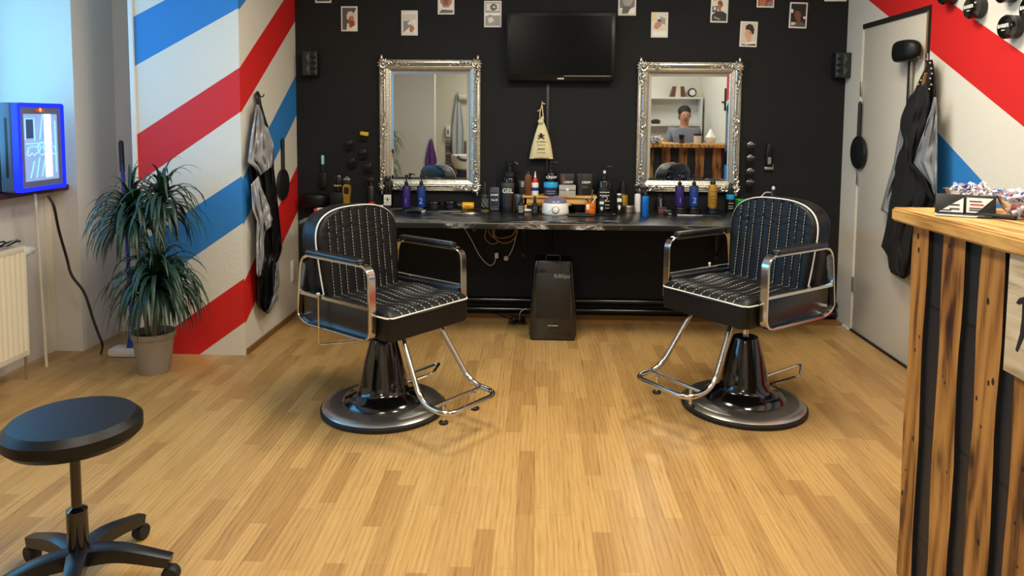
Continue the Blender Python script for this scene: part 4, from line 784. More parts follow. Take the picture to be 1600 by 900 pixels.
q = W(1044, 336, 2, DZ); t = thing('trimmer', 'small black trimmer head lying right of the dark red box', 'trimmer', (q.x, q.y+.015, DZ)); part('body', 'mblack', t, lambda b: b.box(-.025, -.018, 0, .025, .018, .032, b=.005)); part('blade', 'steel', t, lambda b: b.box(.0, -.026, .004, .022, -.017, .012, b=.001))
def stack(label1, label2, u, lab, num, ink, kind='pump'):
    x_, y_, r_ = spot(u, 335, 20); jh = 10*SC(y_)
    can('pomade_jar', label1, 'jar', u, 335, 20, 10, 'mblack', 'gblack', group='jars under the right hand bottles')
    if kind == 'pump': bottle('shampoo_bottle', label2, 'bottle', 0, 0, 0, 50, 'mblack', 'mblack', 'pump', text=[(num, .32, .8)], tm=ink, band=(lab, .06, .93), pos=(x_-.005, y_, 6.9*SC(y_)), z=DZ+jh+.0005, group='dark pump bottles in front of the mirrors')
    else: bottle('tonic_bottle', label2, 'bottle', 0, 0, 0, 41, 'goldl', 'mblack', 'plain', pos=(x_-.005, y_, 6.9*SC(y_)), z=DZ+jh+.0005, group='bottles on jars', neck=.45, extra=lambda t, r, bh, H: scrib(t, (bh*.2, bh*.35, bh*.5, bh*.7), r*1.3, 'brownb', -r-.001, .002))
stack('black jar under the purple pump bottle below the right mirror', 'purple pump bottle printed 1, standing on a jar below right mirror', 1064, 'purple', '1', 'violet_ink')
stack('black jar under the blue pump bottle below the right mirror', 'blue pump bottle printed 2, standing on a jar below right mirror', 1086.5, 'bluel', '2', 'blue_ink')
stack('black jar under the gold bottle below the right mirror', 'gold labelled bottle with black cap standing on a jar', 1116, 'goldl', None, None, 'g')
bottle('shampoo_bottle', 'black bottle with a cyan shoulder at the right mirror\'s corner', 'bottle', 1142, 328, 12.5, 44, 'mblack', 'mblack', 'drop', band=('cyan', .72, .99), group=GP, neck=.5, extra=lambda t, r, bh, H: scrib(t, (bh*.2, bh*.32, bh*.5), r*1.2, 'ink', -r-.001, .002))
q = W(1163, 318, 1, 5.2); gb = thing('plastic_tub', 'green plastic tub behind the right chair', 'tub', (q.x, 5.2, DZ)); part('tub', 'green', gb, lambda b: b.prism([(-.045, 0), (.045, 0), (.053, .085), (-.053, .085)], -.04, .04)); part('lid', 'green', gb, lambda b: b.box(-.056, -.043, .086, .056, .043, .098, b=.004))
q = W(1208, 318, 1, 5.15); bs = thing('hair_dryer', 'black dryer canister with white cable loop behind the right chair', 'dryer', (q.x, 5.17, DZ))
part('canister', 'gblack', bs, lambda b: b.lathe([(0, 0), (.036, 0), (.038, .004), (.038, .115), (.034, .122), (.02, .124), (.014, .15), (.013, .17), (0, .172)], 28)); part('knob', 'wht', bs, lambda b: b.ell((.004, -.002, .18), (.012, .012, .016)))
part('white_cable', 'cablew', bs, lambda b: b.tube(spline([(-.16, -.03, .03), (-.13, -.02, .075), (-.085, -.01, .115), (-.05, 0, .148), (-.012, 0, .15)], 6), .0048, 8)); part('white_cable_tail', 'cablew', bs, lambda b: b.tube(spline([(.035, 0, .12), (.048, -.01, .09), (.056, -.01, .05)], 5), .0045, 8))
q = W(500, 327, 1, 5.0); t = thing('trimmer', 'white and red trimmer lying behind the left chair\'s backrest', 'trimmer', (q.x+.03, 5.0, DZ), R(15)); part('body', 'wht', t, lambda b: b.box(-.05, -.016, 0, .06, .016, .028, b=.008)); part('red_button', 'red', t, lambda b: b.box(-.07, -.014, 0, -.05, .014, .024, b=.004))

# ----------------------------------------------------- things on back wall
def wallthing(name, label, cat, u, v, group=None, tilt=0):
    c = W(u, v, 1, YB); return thing(name, label, cat, (c.x, YB-.001, c.z), 0, group, rot=(0, tilt, 0))
t = wallthing('hair_brush', 'black hair brush with a teal handle end hanging left on the wall', 'brush', 505.5, 268); s_ = SC(5.35)
part('handle', 'mblack', t, lambda b: b.tube([(0, -.014, 0), (.0, -.014, 24*s_)], .009, 8)); part('teal_grip', 'teal', t, lambda b: (b.box(-.0105, -.024, 11*s_, .0105, -.004, 26*s_, b=.006))); part('head', 'mblack', t, lambda b: b.box(-.026, -.022, -27*s_, .026, -.006, -1*s_, b=.007)); part('bristles', 'rubber', t, lambda b: [b.tube([(-.018+.009*i, -.022, -25*s_+.0105*j), (-.018+.009*i, -.034, -25*s_+.0105*j)], .0014, 4) for i in range(5) for j in range(11)])
def guard(label, u, v, tilt, m='mblack', top=None, hang='clipper comb guards on the wall'):
    t = wallthing('comb_guard', label, 'clipper guard', u, v, hang, tilt)
    part('holder', m, t, lambda b: b.box(-.03, -.024, .005, .03, 0, .033, b=.004)); part('comb_teeth', m if m == 'mblack' else 'mblack', t, lambda b: [b.box(-.028+.0095*i, -.028, -.032, -.0245+.0095*i, -.006, .008) for i in range(6)])
    if top: part('clip', top, t, lambda b: (b.box(-.027, -.026, .032, .027, -.002, .041, b=.002), b.tube([(-.014, -.014, .04), (-.008, -.014, .05), (.008, -.014, .05), (.014, -.014, .04)], .003)))
guard('mustard yellow comb guard, topmost of the group left of left mirror', 569.5, 213, R(8), 'mustard'); guard('black comb guard furthest left below the yellow one', 547.5, 227, R(-18)); guard('black comb guard directly under the yellow one', 568.5, 241, R(-12)); guard('black comb guard low and left of the group of five', 551, 255, R(-20)); guard('black comb guard lowest of the group of five', 576, 263, R(-10))
for i, (v_, lb) in enumerate(((233, 'topmost'), (253, 'second from the top'), (274, 'third from the top'), (291, 'lowest'))): guard('black guard with silver clip, %s of the column right of right mirror' % lb, 1171.5-i*.4, v_, R(2), 'mblack', 'steel', 'silver clipped guards in a column')
t = wallthing('hair_clipper', 'black and silver clipper hanging on the wall right of the guards', 'clipper', 1200, 243)
part('body', 'gblack', t, lambda b: b.prism([(-.016, -.08), (.016, -.08), (.024, -.03), (.021, .04), (.014, .085), (-.014, .085), (-.021, .04), (-.024, -.03)], -.035, -.004)); part('face_plate', 'steel', t, lambda b: b.prism(rrect(-.012, -.06, .012, -.01, .008), -.038, -.034)); part('blade', 'steel', t, lambda b: (b.box(-.03, -.03, -.102, .03, -.01, -.082, b=.003), b.box(.028, -.025, -.1, .033, -.012, -.06))); part('hanging_loop', 'mblack', t, lambda b: b.tube([(-.006, -.01, .084), (0, -.01, .1), (.006, -.01, .084)], .003))
# cotton drawstring bag
bgc = W(846, 216, 1, YB); bag = thing('drawstring_bag', 'cream cotton drawstring bag with black skull print hanging under the television', 'bag', (bgc.x, YB-.002, bgc.z)); s_ = SC(5.35)
def bagf(b):
    def fn(u, v):
        a_ = u*2*PI; k = v; wd = (18.5*(1-k)+3.6*k+2.6*math.sin(PI*k)*.8)*s_; th = (.034*(1-.5*k))*math.sin(PI*min(1, .18+k*.9))+.008
        wd *= 1+.05*math.sin(a_*5+k*3)*k; return (wd*math.cos(a_)+.0*(1-k), -.04+th*math.sin(a_)*(1+.12*math.sin(a_*7)*k), (-31+56*k)*s_+.006*(abs(math.cos(a_))-.5)*-(1-k))
    g_ = b.grid(fn, 40, 22, closed_u=True); b.f(g_[0][::-1]); b.f(g_[-1])
part('pouch', 'canvas', bag, bagf, smooth=80)
part('knot', 'canvas', bag, lambda b: (b.ell((-.006, -.05, 26*s_), (.022, .016, .02)), b.ell((.006, -.05, 31*s_), (.012, .012, .014))))
part('drawstring', 'canvas', bag, lambda b: (b.tube(spline([(-.012, -.05, 27*s_), (-.012, -.03, 40*s_), (.004, -.012, 54*s_), (.0, -.01, 56*s_), (.006, -.02, 44*s_), (.012, -.05, 28*s_)], 6), .0035, 6), b.tube([(-.03, -.035, 42*s_), (-.005, -.03, 44*s_)], .004, 6), b.tube([(0, -.02, 54*s_), (.024, -.02, 53*s_)], .004, 6)))
part('wall_hook', 'steel', bag, lambda b: b.tube([(.0, 0, 56*s_), (.0, -.022, 55*s_), (0, -.026, 58*s_)], .003, 6))
def skull(b):
    b.ell((-.003, -.077, .028), (.0115, .004, .011), 12, 8); b.box(-.01, -.079, .012, .004, -.074, .021); b.tube([(-.026, -.078, -.002), (.022, -.077, .026)], .0032, 6); b.tube([(-.026, -.077, .024), (.022, -.078, -.002)], .0032, 6)
part('skull_print', 'mblack', bag, skull); scrib(bag, (-.022,), .07, 'mblack', -.0800, .0022); scrib(bag, (-.074,), .05, 'mblack', -.0815, .0034)
scrib(bag, (-.046, -.1), .06, 'dgrey', -.0808, .0015)

# ------------------------------------------------- under the desk, purifier
q = W(863.5, 533, 2, 0); pu = thing('air_purifier', 'black floor standing air purifier under the desk', 'air purifier', (q.x, q.y+.13, 0)); 
def cab(b):
    for k, (z_, w_, d_) in enumerate(((0.012, .150, .125), (.04, .158, .13), (.2, .152, .127), (.40, .138, .118), (.50, .128, .11), (.525, .122, .104))):
        b.cur = [b.v((x__, y__, z_)) for x__, y__ in rrect(-w_, -d_, w_, d_, .025, 4)]
        if k: [b.f((prev[i], prev[(i+1) % len(prev)], b.cur[(i+1) % len(prev)], b.cur[i])) for i in range(len(prev))]
        else: b.f(b.cur[::-1])
        prev = b.cur
    b.f(prev)
part('cabinet', 'gblack', pu, cab); part('plinth', 'mblack', pu, lambda b: b.box(-.14, -.11, 0, .14, .11, .012))
ang = math.atan2(.02, .46)
part('front_panel', 'mblack', pu, lambda b: (b.at((0, -.1325, .15), rx=-ang), b.box(-.11, -.004, 0, .11, .003, .30, b=.002))); part('handle', 'mblack', pu, lambda b: b.tube(fillet([(-.05, 0, .52), (-.045, 0, .545), (.045, 0, .545), (.05, 0, .52)], .015, 4), .006, 8))
part('sensor_button', 'dgrey', pu, lambda b: (b.at((0, -.131, .07), rx=R(90)), b.lathe([(.012, 0), (.011, .003), (0, .004)], 16)))
write('EUROpur', .033, (.058, -.1275, .43), 'greyink', pu, name='printed_label', bold=.0003, sx=.8); part('small_print', 'greyink', pu, lambda b: (b.box(-.033, -.1335, .10, -.009, -.131, .107), b.box(-.006, -.1335, .10, .033, -.131, .107))); bpy.data.objects['air_purifier'].children
part('power_cord', 'cable', pu, lambda b: b.tube(spline([(0, .1, .5), (-.002, .2, .56), (0, .45, .7)], 6), .004, 6))
# cables
def cable(name, label, pts, r, m, extra=None, cat='cable'):
    b = MB(); b.tube(spline(pts, 8), r, 6); t = b.build(name, m)
    return tag(t, label, cat)
def Wb(u, v, y=YB-.02): q = W(u, v, 1, y); return (q.x, q.y, q.z)
ct = thing('extension_cable', 'white cable with a white plug hanging under the desk', 'cable', Wb(735, 356)); o_ = Vector(ct.location)
part('lead', 'cablew', ct, lambda b: b.tube(spline([Vector(Wb(*p_))-o_ for p_ in ((722, 350), (735, 372), (750, 400), (764, 414), (772, 411), (775, 402))], 8), .0042, 6)); q = Vector(Wb(775.5, 401))-o_; part('plug', 'wht', ct, lambda b: b.box(q.x-.012, q.y-.014, q.z-.012, q.x+.016, q.y+.012, q.z+.03, b=.006))
hc = thing('coiled_cable', 'tan coiled cable with a round pale plug under the desk', 'cable', Wb(785, 360)); o_ = Vector(hc.location)
part('lead', 'cableo', hc, lambda b: b.tube(spline([Vector(Wb(u_, v_, YB-.02-.004*i))-o_ for i, (u_, v_) in enumerate(((766, 350), (760, 358), (758, 372), (768, 381), (778, 377), (765, 365), (766, 352), (774, 352), (772, 366), (782, 372), (800, 368), (806, 356), (800, 350), (806, 350), (808, 364), (800, 376), (788, 380), (775, 374), (770, 362), (772, 351)))], 7), .0045, 6)); part('tail', 'cablew', hc, lambda b: b.tube(spline([Vector(Wb(u_, v_))-o_ for u_, v_ in ((806, 352), (807, 366), (801, 388), (795, 400))], 7), .0042, 6))
q = Vector(Wb(791, 403.5))-o_; part('plug', 'candle', hc, lambda b: (b.at((q.x, q.y+.01, q.z), rx=R(90)), b.lathe([(0, 0), (.018, 0), (.018, .02), (.012, .026), (0, .026)], 18)))
q = Wb(741, 358, YB); ws = thing('cable_grommet', 'small round grommet on the wall beside the hanging white cable', 'grommet', (q[0], YB-.001, q[2])); part('ring', 'greyink', ws, lambda b: b.tube([(.011*math.cos(k_), -.004, .011*math.sin(k_)) for k_ in [2*PI*j/14 for j in range(14)]], .003, 5, closed=True))
q = Wb(786, 352, YB); ps = thing('power_strip', 'black power strip fixed to the wall inside the coiled cable', 'power strip', (q[0], YB-.001, q[2])); part('housing', 'mblack', ps, lambda b: b.box(-.05, -.04, -.03, .05, 0, .03, b=.006)); part('sockets', 'dgrey', ps, lambda b: [b.ell((x__, -.041, 0), (.016, .003, .016)) for x__ in (-.024, .024)])
ft = thing('cable_tangle', 'thin black cables tangled on the floor left of the purifier', 'cable', W(808, 502, 2, .01)); o_ = Vector(ft.location)
def tang(b):
    rnd = random.Random(3)
    for k in range(4):
        P = [Vector(W(rnd.uniform(795, 822), rnd.uniform(492, 506), 2, .012+.01*rnd.random()))-o_ for _ in range(6)]; P.insert(0, Vector(W(775-k*6, 489, 2, .012))-o_); b.tube(spline(P, 6), .0032, 5)
part('leads', 'cable', ft, tang); part('grey_lead', 'cablew', ft, lambda b: b.tube(spline([Vector(p_)-o_ for p_ in (W(811, 502, 2, .012), W(813, 488, 1, 4.95), W(822, 482, 1, 4.95))], 6), .003, 5))

# -------------------------------------------------------------- left side
# display cooler on the sill
X0 = -2.74; fa, fb = W(25, 160, 0, X0), W(98, 161, 0, X0); fc = W(24, 307, 0, X0)
ya, yb_ = fa.y, fb.y; zb, zt = 1.037, fa.z
cw, chh = (yb_-ya)/2, (zt-zb); co = thing('display_cooler', 'small glass door cooler with glowing blue frame on the window sill', 'cooler', (X0, (ya+yb_)/2, zb), PI/2)
# local: x along +Y, y toward -X... front faces -y(local) = +X world
part('cabinet', 'casing', co, lambda b: (b.box(-cw, .03, 0, cw, .105, chh, b=.012, seg=3), b.box(-cw, .112, .0, cw, .30, chh, b=.012)))
part('side_vent', 'mblack', co, lambda b: b.box(-cw-.001, .055, .08, -cw+.004, .072, chh-.08, b=.002))
ring_o, ring_i = rrect(-cw, 0, cw, chh, .018), rrect(-cw+.022, .022, cw-.022, chh-.022, .008)
def rng(b, yo, yi):
    n_ = len(ring_o); A = [b.v((x_, yo, z_)) for x_, z_ in ring_o]; B = [b.v((x_, yo, z_)) for x_, z_ in ring_i]; C = [b.v((x_, yi, z_)) for x_, z_ in ring_o]; D = [b.v((x_, yi, z_)) for x_, z_ in ring_i]
    for i in range(n_):
        j = (i+1) % n_; b.f((A[i], A[j], B[j], B[i])); b.f((C[i], D[i], D[j], C[j])); b.f((A[i], C[i], C[j], A[j])); b.f((B[i], B[j], D[j], D[i]))
part('led_frame', 'led', co, lambda b: rng(b, -.004, .03))
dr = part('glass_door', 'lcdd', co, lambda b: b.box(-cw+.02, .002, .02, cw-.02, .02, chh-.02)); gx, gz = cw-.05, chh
part('reflection_panel', 'lcd', dr, lambda b: b.box(-gx, -.001, .055, gx-.01, .003, chh-.06)); part('reflection_strip', 'reflwhite', dr, lambda b: b.box(.02, -.003, .07, .075, .001, chh-.06))  # window reflected in the door glass, painted as glowing panel and bright strip
part('neon_reflection_lines', 'reflneon', dr, lambda b: [b.tube([(p_[0]*gx, -.003, .055+(chh-.115)*p_[1]) for p_ in L_], .0022, 5) for L_ in (
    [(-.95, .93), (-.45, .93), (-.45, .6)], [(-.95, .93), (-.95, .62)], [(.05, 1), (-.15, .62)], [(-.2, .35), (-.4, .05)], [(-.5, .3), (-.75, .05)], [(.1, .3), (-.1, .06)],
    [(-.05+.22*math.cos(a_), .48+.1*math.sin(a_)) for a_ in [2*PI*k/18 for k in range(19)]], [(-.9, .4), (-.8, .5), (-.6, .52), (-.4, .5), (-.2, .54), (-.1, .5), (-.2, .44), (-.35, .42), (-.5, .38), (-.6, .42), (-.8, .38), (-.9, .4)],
    [(.8, .4), (.7, .5), (.5, .52), (.3, .5), (.1, .54), (0, .5), (.1, .44), (.25, .42), (.4, .38), (.5, .42), (.7, .38), (.8, .4)], [(-.95, .56), (.6, .56)], [(.78, .1), (.78, .9)])])  # outlines of the neon sign mirrored in the glass, drawn as glowing lines
part('dark_reflection_panel', 'refldark', dr, lambda b: b.box(-gx*.9, -.0022, .055+(chh-.115)*.64, -gx*.5, -.001, .055+(chh-.115)*.92))  # darker patch of the painted glass reflection
part('emblem', ['logo_r', 'logo_y'], dr, lambda b: (b.ell((-.027, -.001, chh-.04), (.018, .003, .008)), b.ell((.013, -.001, chh-.04), (.018, .003, .008)), setattr(b, 'mi', 1), b.ell((-.007, -.002, chh-.038), (.012, .003, .012))))
cable('power_cable', 'black power cable running from the glowing cooler down to the floor', [W(75, 306, 1, 4.0), W(84, 322, 1, 4.0), W(92, 360, 1, 4.05), W(104, 402, 1, 4.1), W(112, 430, 1, 4.1), W(132, 458, 1, 4.12), W(146, 500, 1, 4.12), W(154, 522, 1, 4.12), W(160, 538, 1, 4.12), tuple(W(158, 552, 2, .01))], .0075, 'cable')
# radiator
xr = -2.75; ry1 = W(44, 480, 0, xr).y; rd = thing('radiator', 'cream ribbed radiator under the window sill', 'radiator', (xr, ry1, .15), PI/2)
Lr = 1.7; rh = .6
def radf(b):
    def fn(u, v):
        k = u*Lr/.038; return (-u*Lr, .006*math.cos(2*PI*k), .03+(rh-.06)*v)
    b.grid(fn, 360, 1); b.box(-Lr, .008, .0, 0, .1, .03); b.box(-Lr, .0, rh-.035, 0, .012, rh, b=.004); b.box(-Lr, .0, 0, 0, .012, .035, b=.004); b.box(-.012, -.002, .0, 0.0, .1, rh, b=.003); b.box(-Lr, -.002, 0, -Lr+.012, .1, rh, b=.003); b.box(-Lr, .088, .0, 0, .1, rh)
part('panel', 'rad', rd, radf, smooth=50); part('top_grille', 'rad', rd, lambda b: [b.box(-Lr+.02+i*.034, .012, rh-.012, -Lr+.042+i*.034, .09, rh-.004) for i in range(49)])
vl = part('valve_pipe', 'steel', rd, lambda b: (b.tube([(-.005, .05, rh-.05), (.03, .05, rh-.05)], .016, 12), b.tube([(.03, .05, rh-.05), (.032, .05, -.14)], .007, 8)))
part('valve_knob', 'valve', rd, lambda b: (b.at((.03, .05, rh-.045), ry=R(90)), b.lathe([(.0, 0), (.026, 0), (.029, .008), (.029, .04), (.023, .055), (.02, .09), (.017, .095), (0, .096)], 24)))
part('feed_pipe', 'rad', rd, lambda b: b.tube([(.20, .075, .86), (.235, .075, -.15)], .008, 8))
q = W(10, 378, 0, xr-.05); lc = thing('loose_cable', 'grey and black looped cable lying on top of the radiator', 'cable', (xr-.05, q.y, .755))
part('loops', 'cable', lc, lambda b: (b.tube([(.02*math.cos(a_), .12*math.sin(a_)-.02, .008+.012*abs(math.sin(a_*2))) for a_ in [2*PI*k/30 for k in range(30)]], .004, 6, closed=True), b.tube([(.03*math.cos(a_), .08*math.sin(a_)-.1, .012+.02*abs(math.sin(a_))) for a_ in [2*PI*k/30 for k in range(30)]], .004, 6, closed=True)))
part('grey_loop', 'greyink', lc, lambda b: b.tube([(.03*math.cos(a_)-.01, .15*math.sin(a_)-.06, .008+.02*abs(math.sin(a_*1.5))) for a_ in [2*PI*k/30 for k in range(30)]], .004, 6, closed=True))
# blue mop
pt, pb = W(189, 224, 1, 4.5), W(206, 545, 1, 4.3)
mo = thing('mop', 'mop with a blue pole leaning in the corner behind the plant', 'mop', (pt.x+(pb.x-pt.x)*1.0, 4.3, 0)); o_ = Vector(mo.location)
part('pole', 'bluep', mo, lambda b: b.tube([pt-o_, Vector((pb.x+.02, 4.28, .08))-o_], .0115, 12)); part('grip', 'dgrey', mo, lambda b: (b.tube([pt-o_, (pt+(pb-pt)*.14)-o_], .0155, 12), b.ell(pt-o_, (.0155, .0155, .02)))); part('mop_head', 'wht', mo, lambda b: b.box(-.12, -.06, 0.0, .14, .05, .05, b=.015)); part('socket', 'bluep', mo, lambda b: b.lathe([(.03, .05), (.02, .1), (.013, .14), (0, .14)], 14))
# dracaena
def plant(name, label, loc, crowns, potr, poth, pm, seed, potlabel=True):
    t = thing(name, label, 'plant', loc); rnd = random.Random(seed)
    pot = part('pot', pm, t, lambda b: b.lathe([(0, 0), (potr*.7, 0), (potr*.72, .006), (potr*.93, poth-.03), (potr*1.0, poth-.028), (potr*1.02, poth), (potr*.95, poth), (potr*.9, poth-.03), (0, poth-.03)], 36))
    part('soil', 'soil', t, lambda b: b.lathe([(potr*.9, poth-.035), (potr*.6, poth-.022), (0, poth-.02)], 24))
    for (cx_, cy_, cz_, n_, ln) in crowns:
        part('cane', 'stem', t, lambda b: b.tube(spline([(cx_*.3, cy_*.3, poth-.03), (cx_*.6, cy_*.7, poth+(cz_-poth)*.5), (cx_, cy_, cz_)], 6), .013, 8))
        b = MB()
        for i in range(n_):
            k = i/n_; az = i*2.399+rnd.uniform(-.3, .3); el = R(84-88*k**.8+rnd.uniform(-10, 10)); L = ln*rnd.uniform(.75, 1.15)*(.85+.25*math.sin(PI*k)); wd = rnd.uniform(.0095, .0155)
            p = Vector((cx_, cy_, cz_-.10*k+.02)); d_ = Vector((math.cos(az)*math.cos(el), math.sin(az)*math.cos(el), math.sin(el))); N_ = 9; stp = L/N_; tw = rnd.uniform(-.15, .15)
            side = Vector((-math.sin(az+tw), math.cos(az+tw), 0)); prev = None; grav = rnd.uniform(.34, .62)+.08*k
            for j in range(N_+1):
                s2 = j/N_; w2 = wd*(min(1, .45+s2*3))*(1-s2**2.2)+.0004; nrm = side.cross(d_).normalized()
                cur = [b.v(p-side*w2), b.v(p+nrm*w2*.35*-1), b.v(p+side*w2)]
                if prev: b.f((prev[0], prev[1], cur[1], cur[0])); b.f((prev[1], prev[2], cur[2], cur[1]))
                prev = cur; p = p+d_*stp; d_ = (d_+Vector((0, 0, -grav*(.45+s2*.9)))).normalized()
                if p.y+loc[1] > 4.3 and abs(loc[1]-4.05) < .3: p.y = 4.3-loc[1]; d_.y = min(0, d_.y)
        b.build('leaf_crown', 'leaf', t, smooth=60)
    return t
px_, py_ = W(240, 530, 1, 4.02).x, 4.02
c1 = W(216, 326, 1, 4.02); c1b = W(232, 318, 1, 3.98); c2 = W(244, 428, 1, 3.96)
plant('dracaena', 'potted dracaena with two drooping crowns against the striped wall', (px_, py_, 0), [(c1.x-px_-.04, 0, c1.z-.02, 120, .34), (c1b.x-px_+.05, .02, c1b.z+.02, 80, .33), (c2.x-px_, -.06, c2.z-.03, 190, .36)], .118, .235, 'pot', 5)
# stool at the very bottom left
sp_ = W(124, 893, 2, .05); sl = thing('swivel_stool', 'black swivel stool at the bottom left corner, near the camera', 'stool', (sp_.x, sp_.y, 0))
part('seat', 'leather', sl, lambda b: b.lathe([(0, .47), (.17, .47), (.19, .49), (.19, .52), (.17, .54), (0, .55)], 40)); part('gas_lift', 'gblack', sl, lambda b: b.lathe([(.03, .07), (.03, .25), (.015, .26), (.015, .47), (0, .47)], 16))
for k in range(5):
    a_ = R(-64+72*k); lg = part('leg', 'side', sl, lambda b: b.tube(spline([(0, 0, .1), (.12*math.cos(a_), .12*math.sin(a_), .105), (.27*math.cos(a_), .27*math.sin(a_), .07)], 5), .028, up=(0, 0, 1), r2=.03, taper=lambda q_: 1-.35*q_)); part('caster', 'rubber', lg, lambda b: (b.at((.27*math.cos(a_), .27*math.sin(a_), .027), rz=a_), b.at((.27*math.cos(a_), .27*math.sin(a_), .027), rz=a_, rx=R(90)), b.lathe([(0, -.018), (.024, -.018), (.027, -.012), (.027, .012), (.024, .018), (0, .018)], 18)))

# ------------------------------------------------------------ right side
for i, (u_, v_, lb) in enumerate(((1520, 12, 'black round tin on the wall nearest the door\'s corner'), (1575, 42, 'black round tin on the wall, lower right one with white print'), (1478, -9, 'black round tin on the wall cut by the top edge, nearest the door'), (1611, 13, 'black round tin on the wall at the right edge of the photo'), (1570, -14, 'black round tin on the wall above the lower right one'))):
    c = W(u_, v_, 0, XR-.045); t = thing('wall_tin', lb, 'tin', (XR-.001, c.y, c.z), -PI/2, 'round black tins on the right wall')
    part('tin', 'mblack', t, lambda b: (b.at(rx=R(90)), b.lathe([(0, 0), (.048, 0), (.052, .004), (.052, .034), (.05, .036)], 36))); ld = part('lid', 'gblack', t, lambda b: (b.at(rx=R(90)), b.lathe([(.0535, .036), (.0545, .04), (.0545, .058), (.049, .064), (0, .065)], 36)))
    write('BARBER', .023, (0, -.0658, .004), 'ink', ld, name='printed_label', bold=.0007); part('small_print', 'ink', ld, lambda b: b.box(-.012, -.0665, -.017, .012, -.065, -.013)); 
    part('side_marks', 'greyink', t, lambda b: [b.box(-.0530, -.03, z_, -.0515, -.024, z_+.0025) for z_ in (-.010, .012)])
# bar counter
KX, KY, KZ = 1.15, 2.305, 1.18
ct = thing('bar_counter', 'black block counter clad in charred orange planks with thick wooden top', 'counter', (KX, KY, 0))
def L_(b, x0, y1, z0, z1, dx, dy, inset=0):
    """L plan: one leg along the room, one across to the right wall"""
    P = [(x0, -.02-1.35), (x0+dx, -.02-1.35), (x0+dx, y1-dy), (XR-KX-.002, y1-dy), (XR-KX-.002, y1), (x0, y1)]
    a_ = [b.v((x, y, z0)) for x, y in P]; c_ = [b.v((x, y, z1)) for x, y in P]; b.f(a_[::-1]); b.f(c_)
    for i in range(6): b.f((a_[i], a_[(i+1) % 6], c_[(i+1) % 6], c_[i]))
part('block_body', 'blocks', ct, lambda b: L_(b, .028, -.028, 0, KZ-.042, .32, .32), smooth=0)
tp = MB(); L_(tp, -.028, .055, KZ-.042, KZ, .5, .5); bmesh.ops.bevel(tp.bm, geom=list(tp.bm.edges), offset=.006, segments=2, affect='EDGES')
top_o = tp.build('wooden_top', 'top', ct, smooth=30)
rnd = random.Random(11)
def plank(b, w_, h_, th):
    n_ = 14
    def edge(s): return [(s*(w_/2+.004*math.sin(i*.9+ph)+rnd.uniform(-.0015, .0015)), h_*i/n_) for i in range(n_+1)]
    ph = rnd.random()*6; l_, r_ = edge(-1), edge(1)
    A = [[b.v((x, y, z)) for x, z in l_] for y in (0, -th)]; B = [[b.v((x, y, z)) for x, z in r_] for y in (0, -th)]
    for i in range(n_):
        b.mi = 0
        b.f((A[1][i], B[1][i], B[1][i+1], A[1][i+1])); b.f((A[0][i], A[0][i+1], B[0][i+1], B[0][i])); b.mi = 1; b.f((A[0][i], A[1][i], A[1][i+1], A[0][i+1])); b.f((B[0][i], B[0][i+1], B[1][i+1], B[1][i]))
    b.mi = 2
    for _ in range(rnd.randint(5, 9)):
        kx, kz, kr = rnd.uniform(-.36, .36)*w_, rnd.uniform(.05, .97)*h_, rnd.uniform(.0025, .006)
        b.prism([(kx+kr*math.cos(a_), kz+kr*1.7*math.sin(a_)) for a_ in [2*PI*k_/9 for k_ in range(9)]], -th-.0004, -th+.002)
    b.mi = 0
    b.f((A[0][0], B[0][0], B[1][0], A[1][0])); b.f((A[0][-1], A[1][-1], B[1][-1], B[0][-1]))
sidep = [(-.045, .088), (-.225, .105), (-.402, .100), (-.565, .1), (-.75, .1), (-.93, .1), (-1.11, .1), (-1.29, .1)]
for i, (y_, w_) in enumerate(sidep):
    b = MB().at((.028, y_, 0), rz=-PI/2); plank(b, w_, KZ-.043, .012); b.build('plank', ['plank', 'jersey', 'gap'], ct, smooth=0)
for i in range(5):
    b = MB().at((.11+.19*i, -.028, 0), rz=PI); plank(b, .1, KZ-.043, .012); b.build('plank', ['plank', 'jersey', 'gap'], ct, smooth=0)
# sign board on the counter
q0, q1 = W(1578, 386, 0, 1.145), W(1567, 578, 0, 1.145)
sg = thing('sign_board', 'pale wooden sign board with a black letter stroke fixed to the counter front', 'sign', (KX+.0155, q0.y, (q0.z+q1.z)/2), -PI/2); hb = (q0.z-q1.z)/2
part('board', 'pale', sg, lambda b: b.box(0, -.02, -hb, .62, -.0005, hb, b=.002))
PS = []
for u_, v_ in ((1588, 473), (1593, 466), (1600, 464), (1606, 466), (1606, 500), (1601, 525), (1590, 550), (1587, 547), (1594, 522), (1597, 498), (1598, 474), (1592, 476)):
    q_ = W(u_, v_, 0, 1.145); PS.append((sg.location.y-q_.y, q_.z-sg.location.z))
part('painted_stroke', 'gap', sg, lambda b: b.prism(PS, -.0215, -.02))
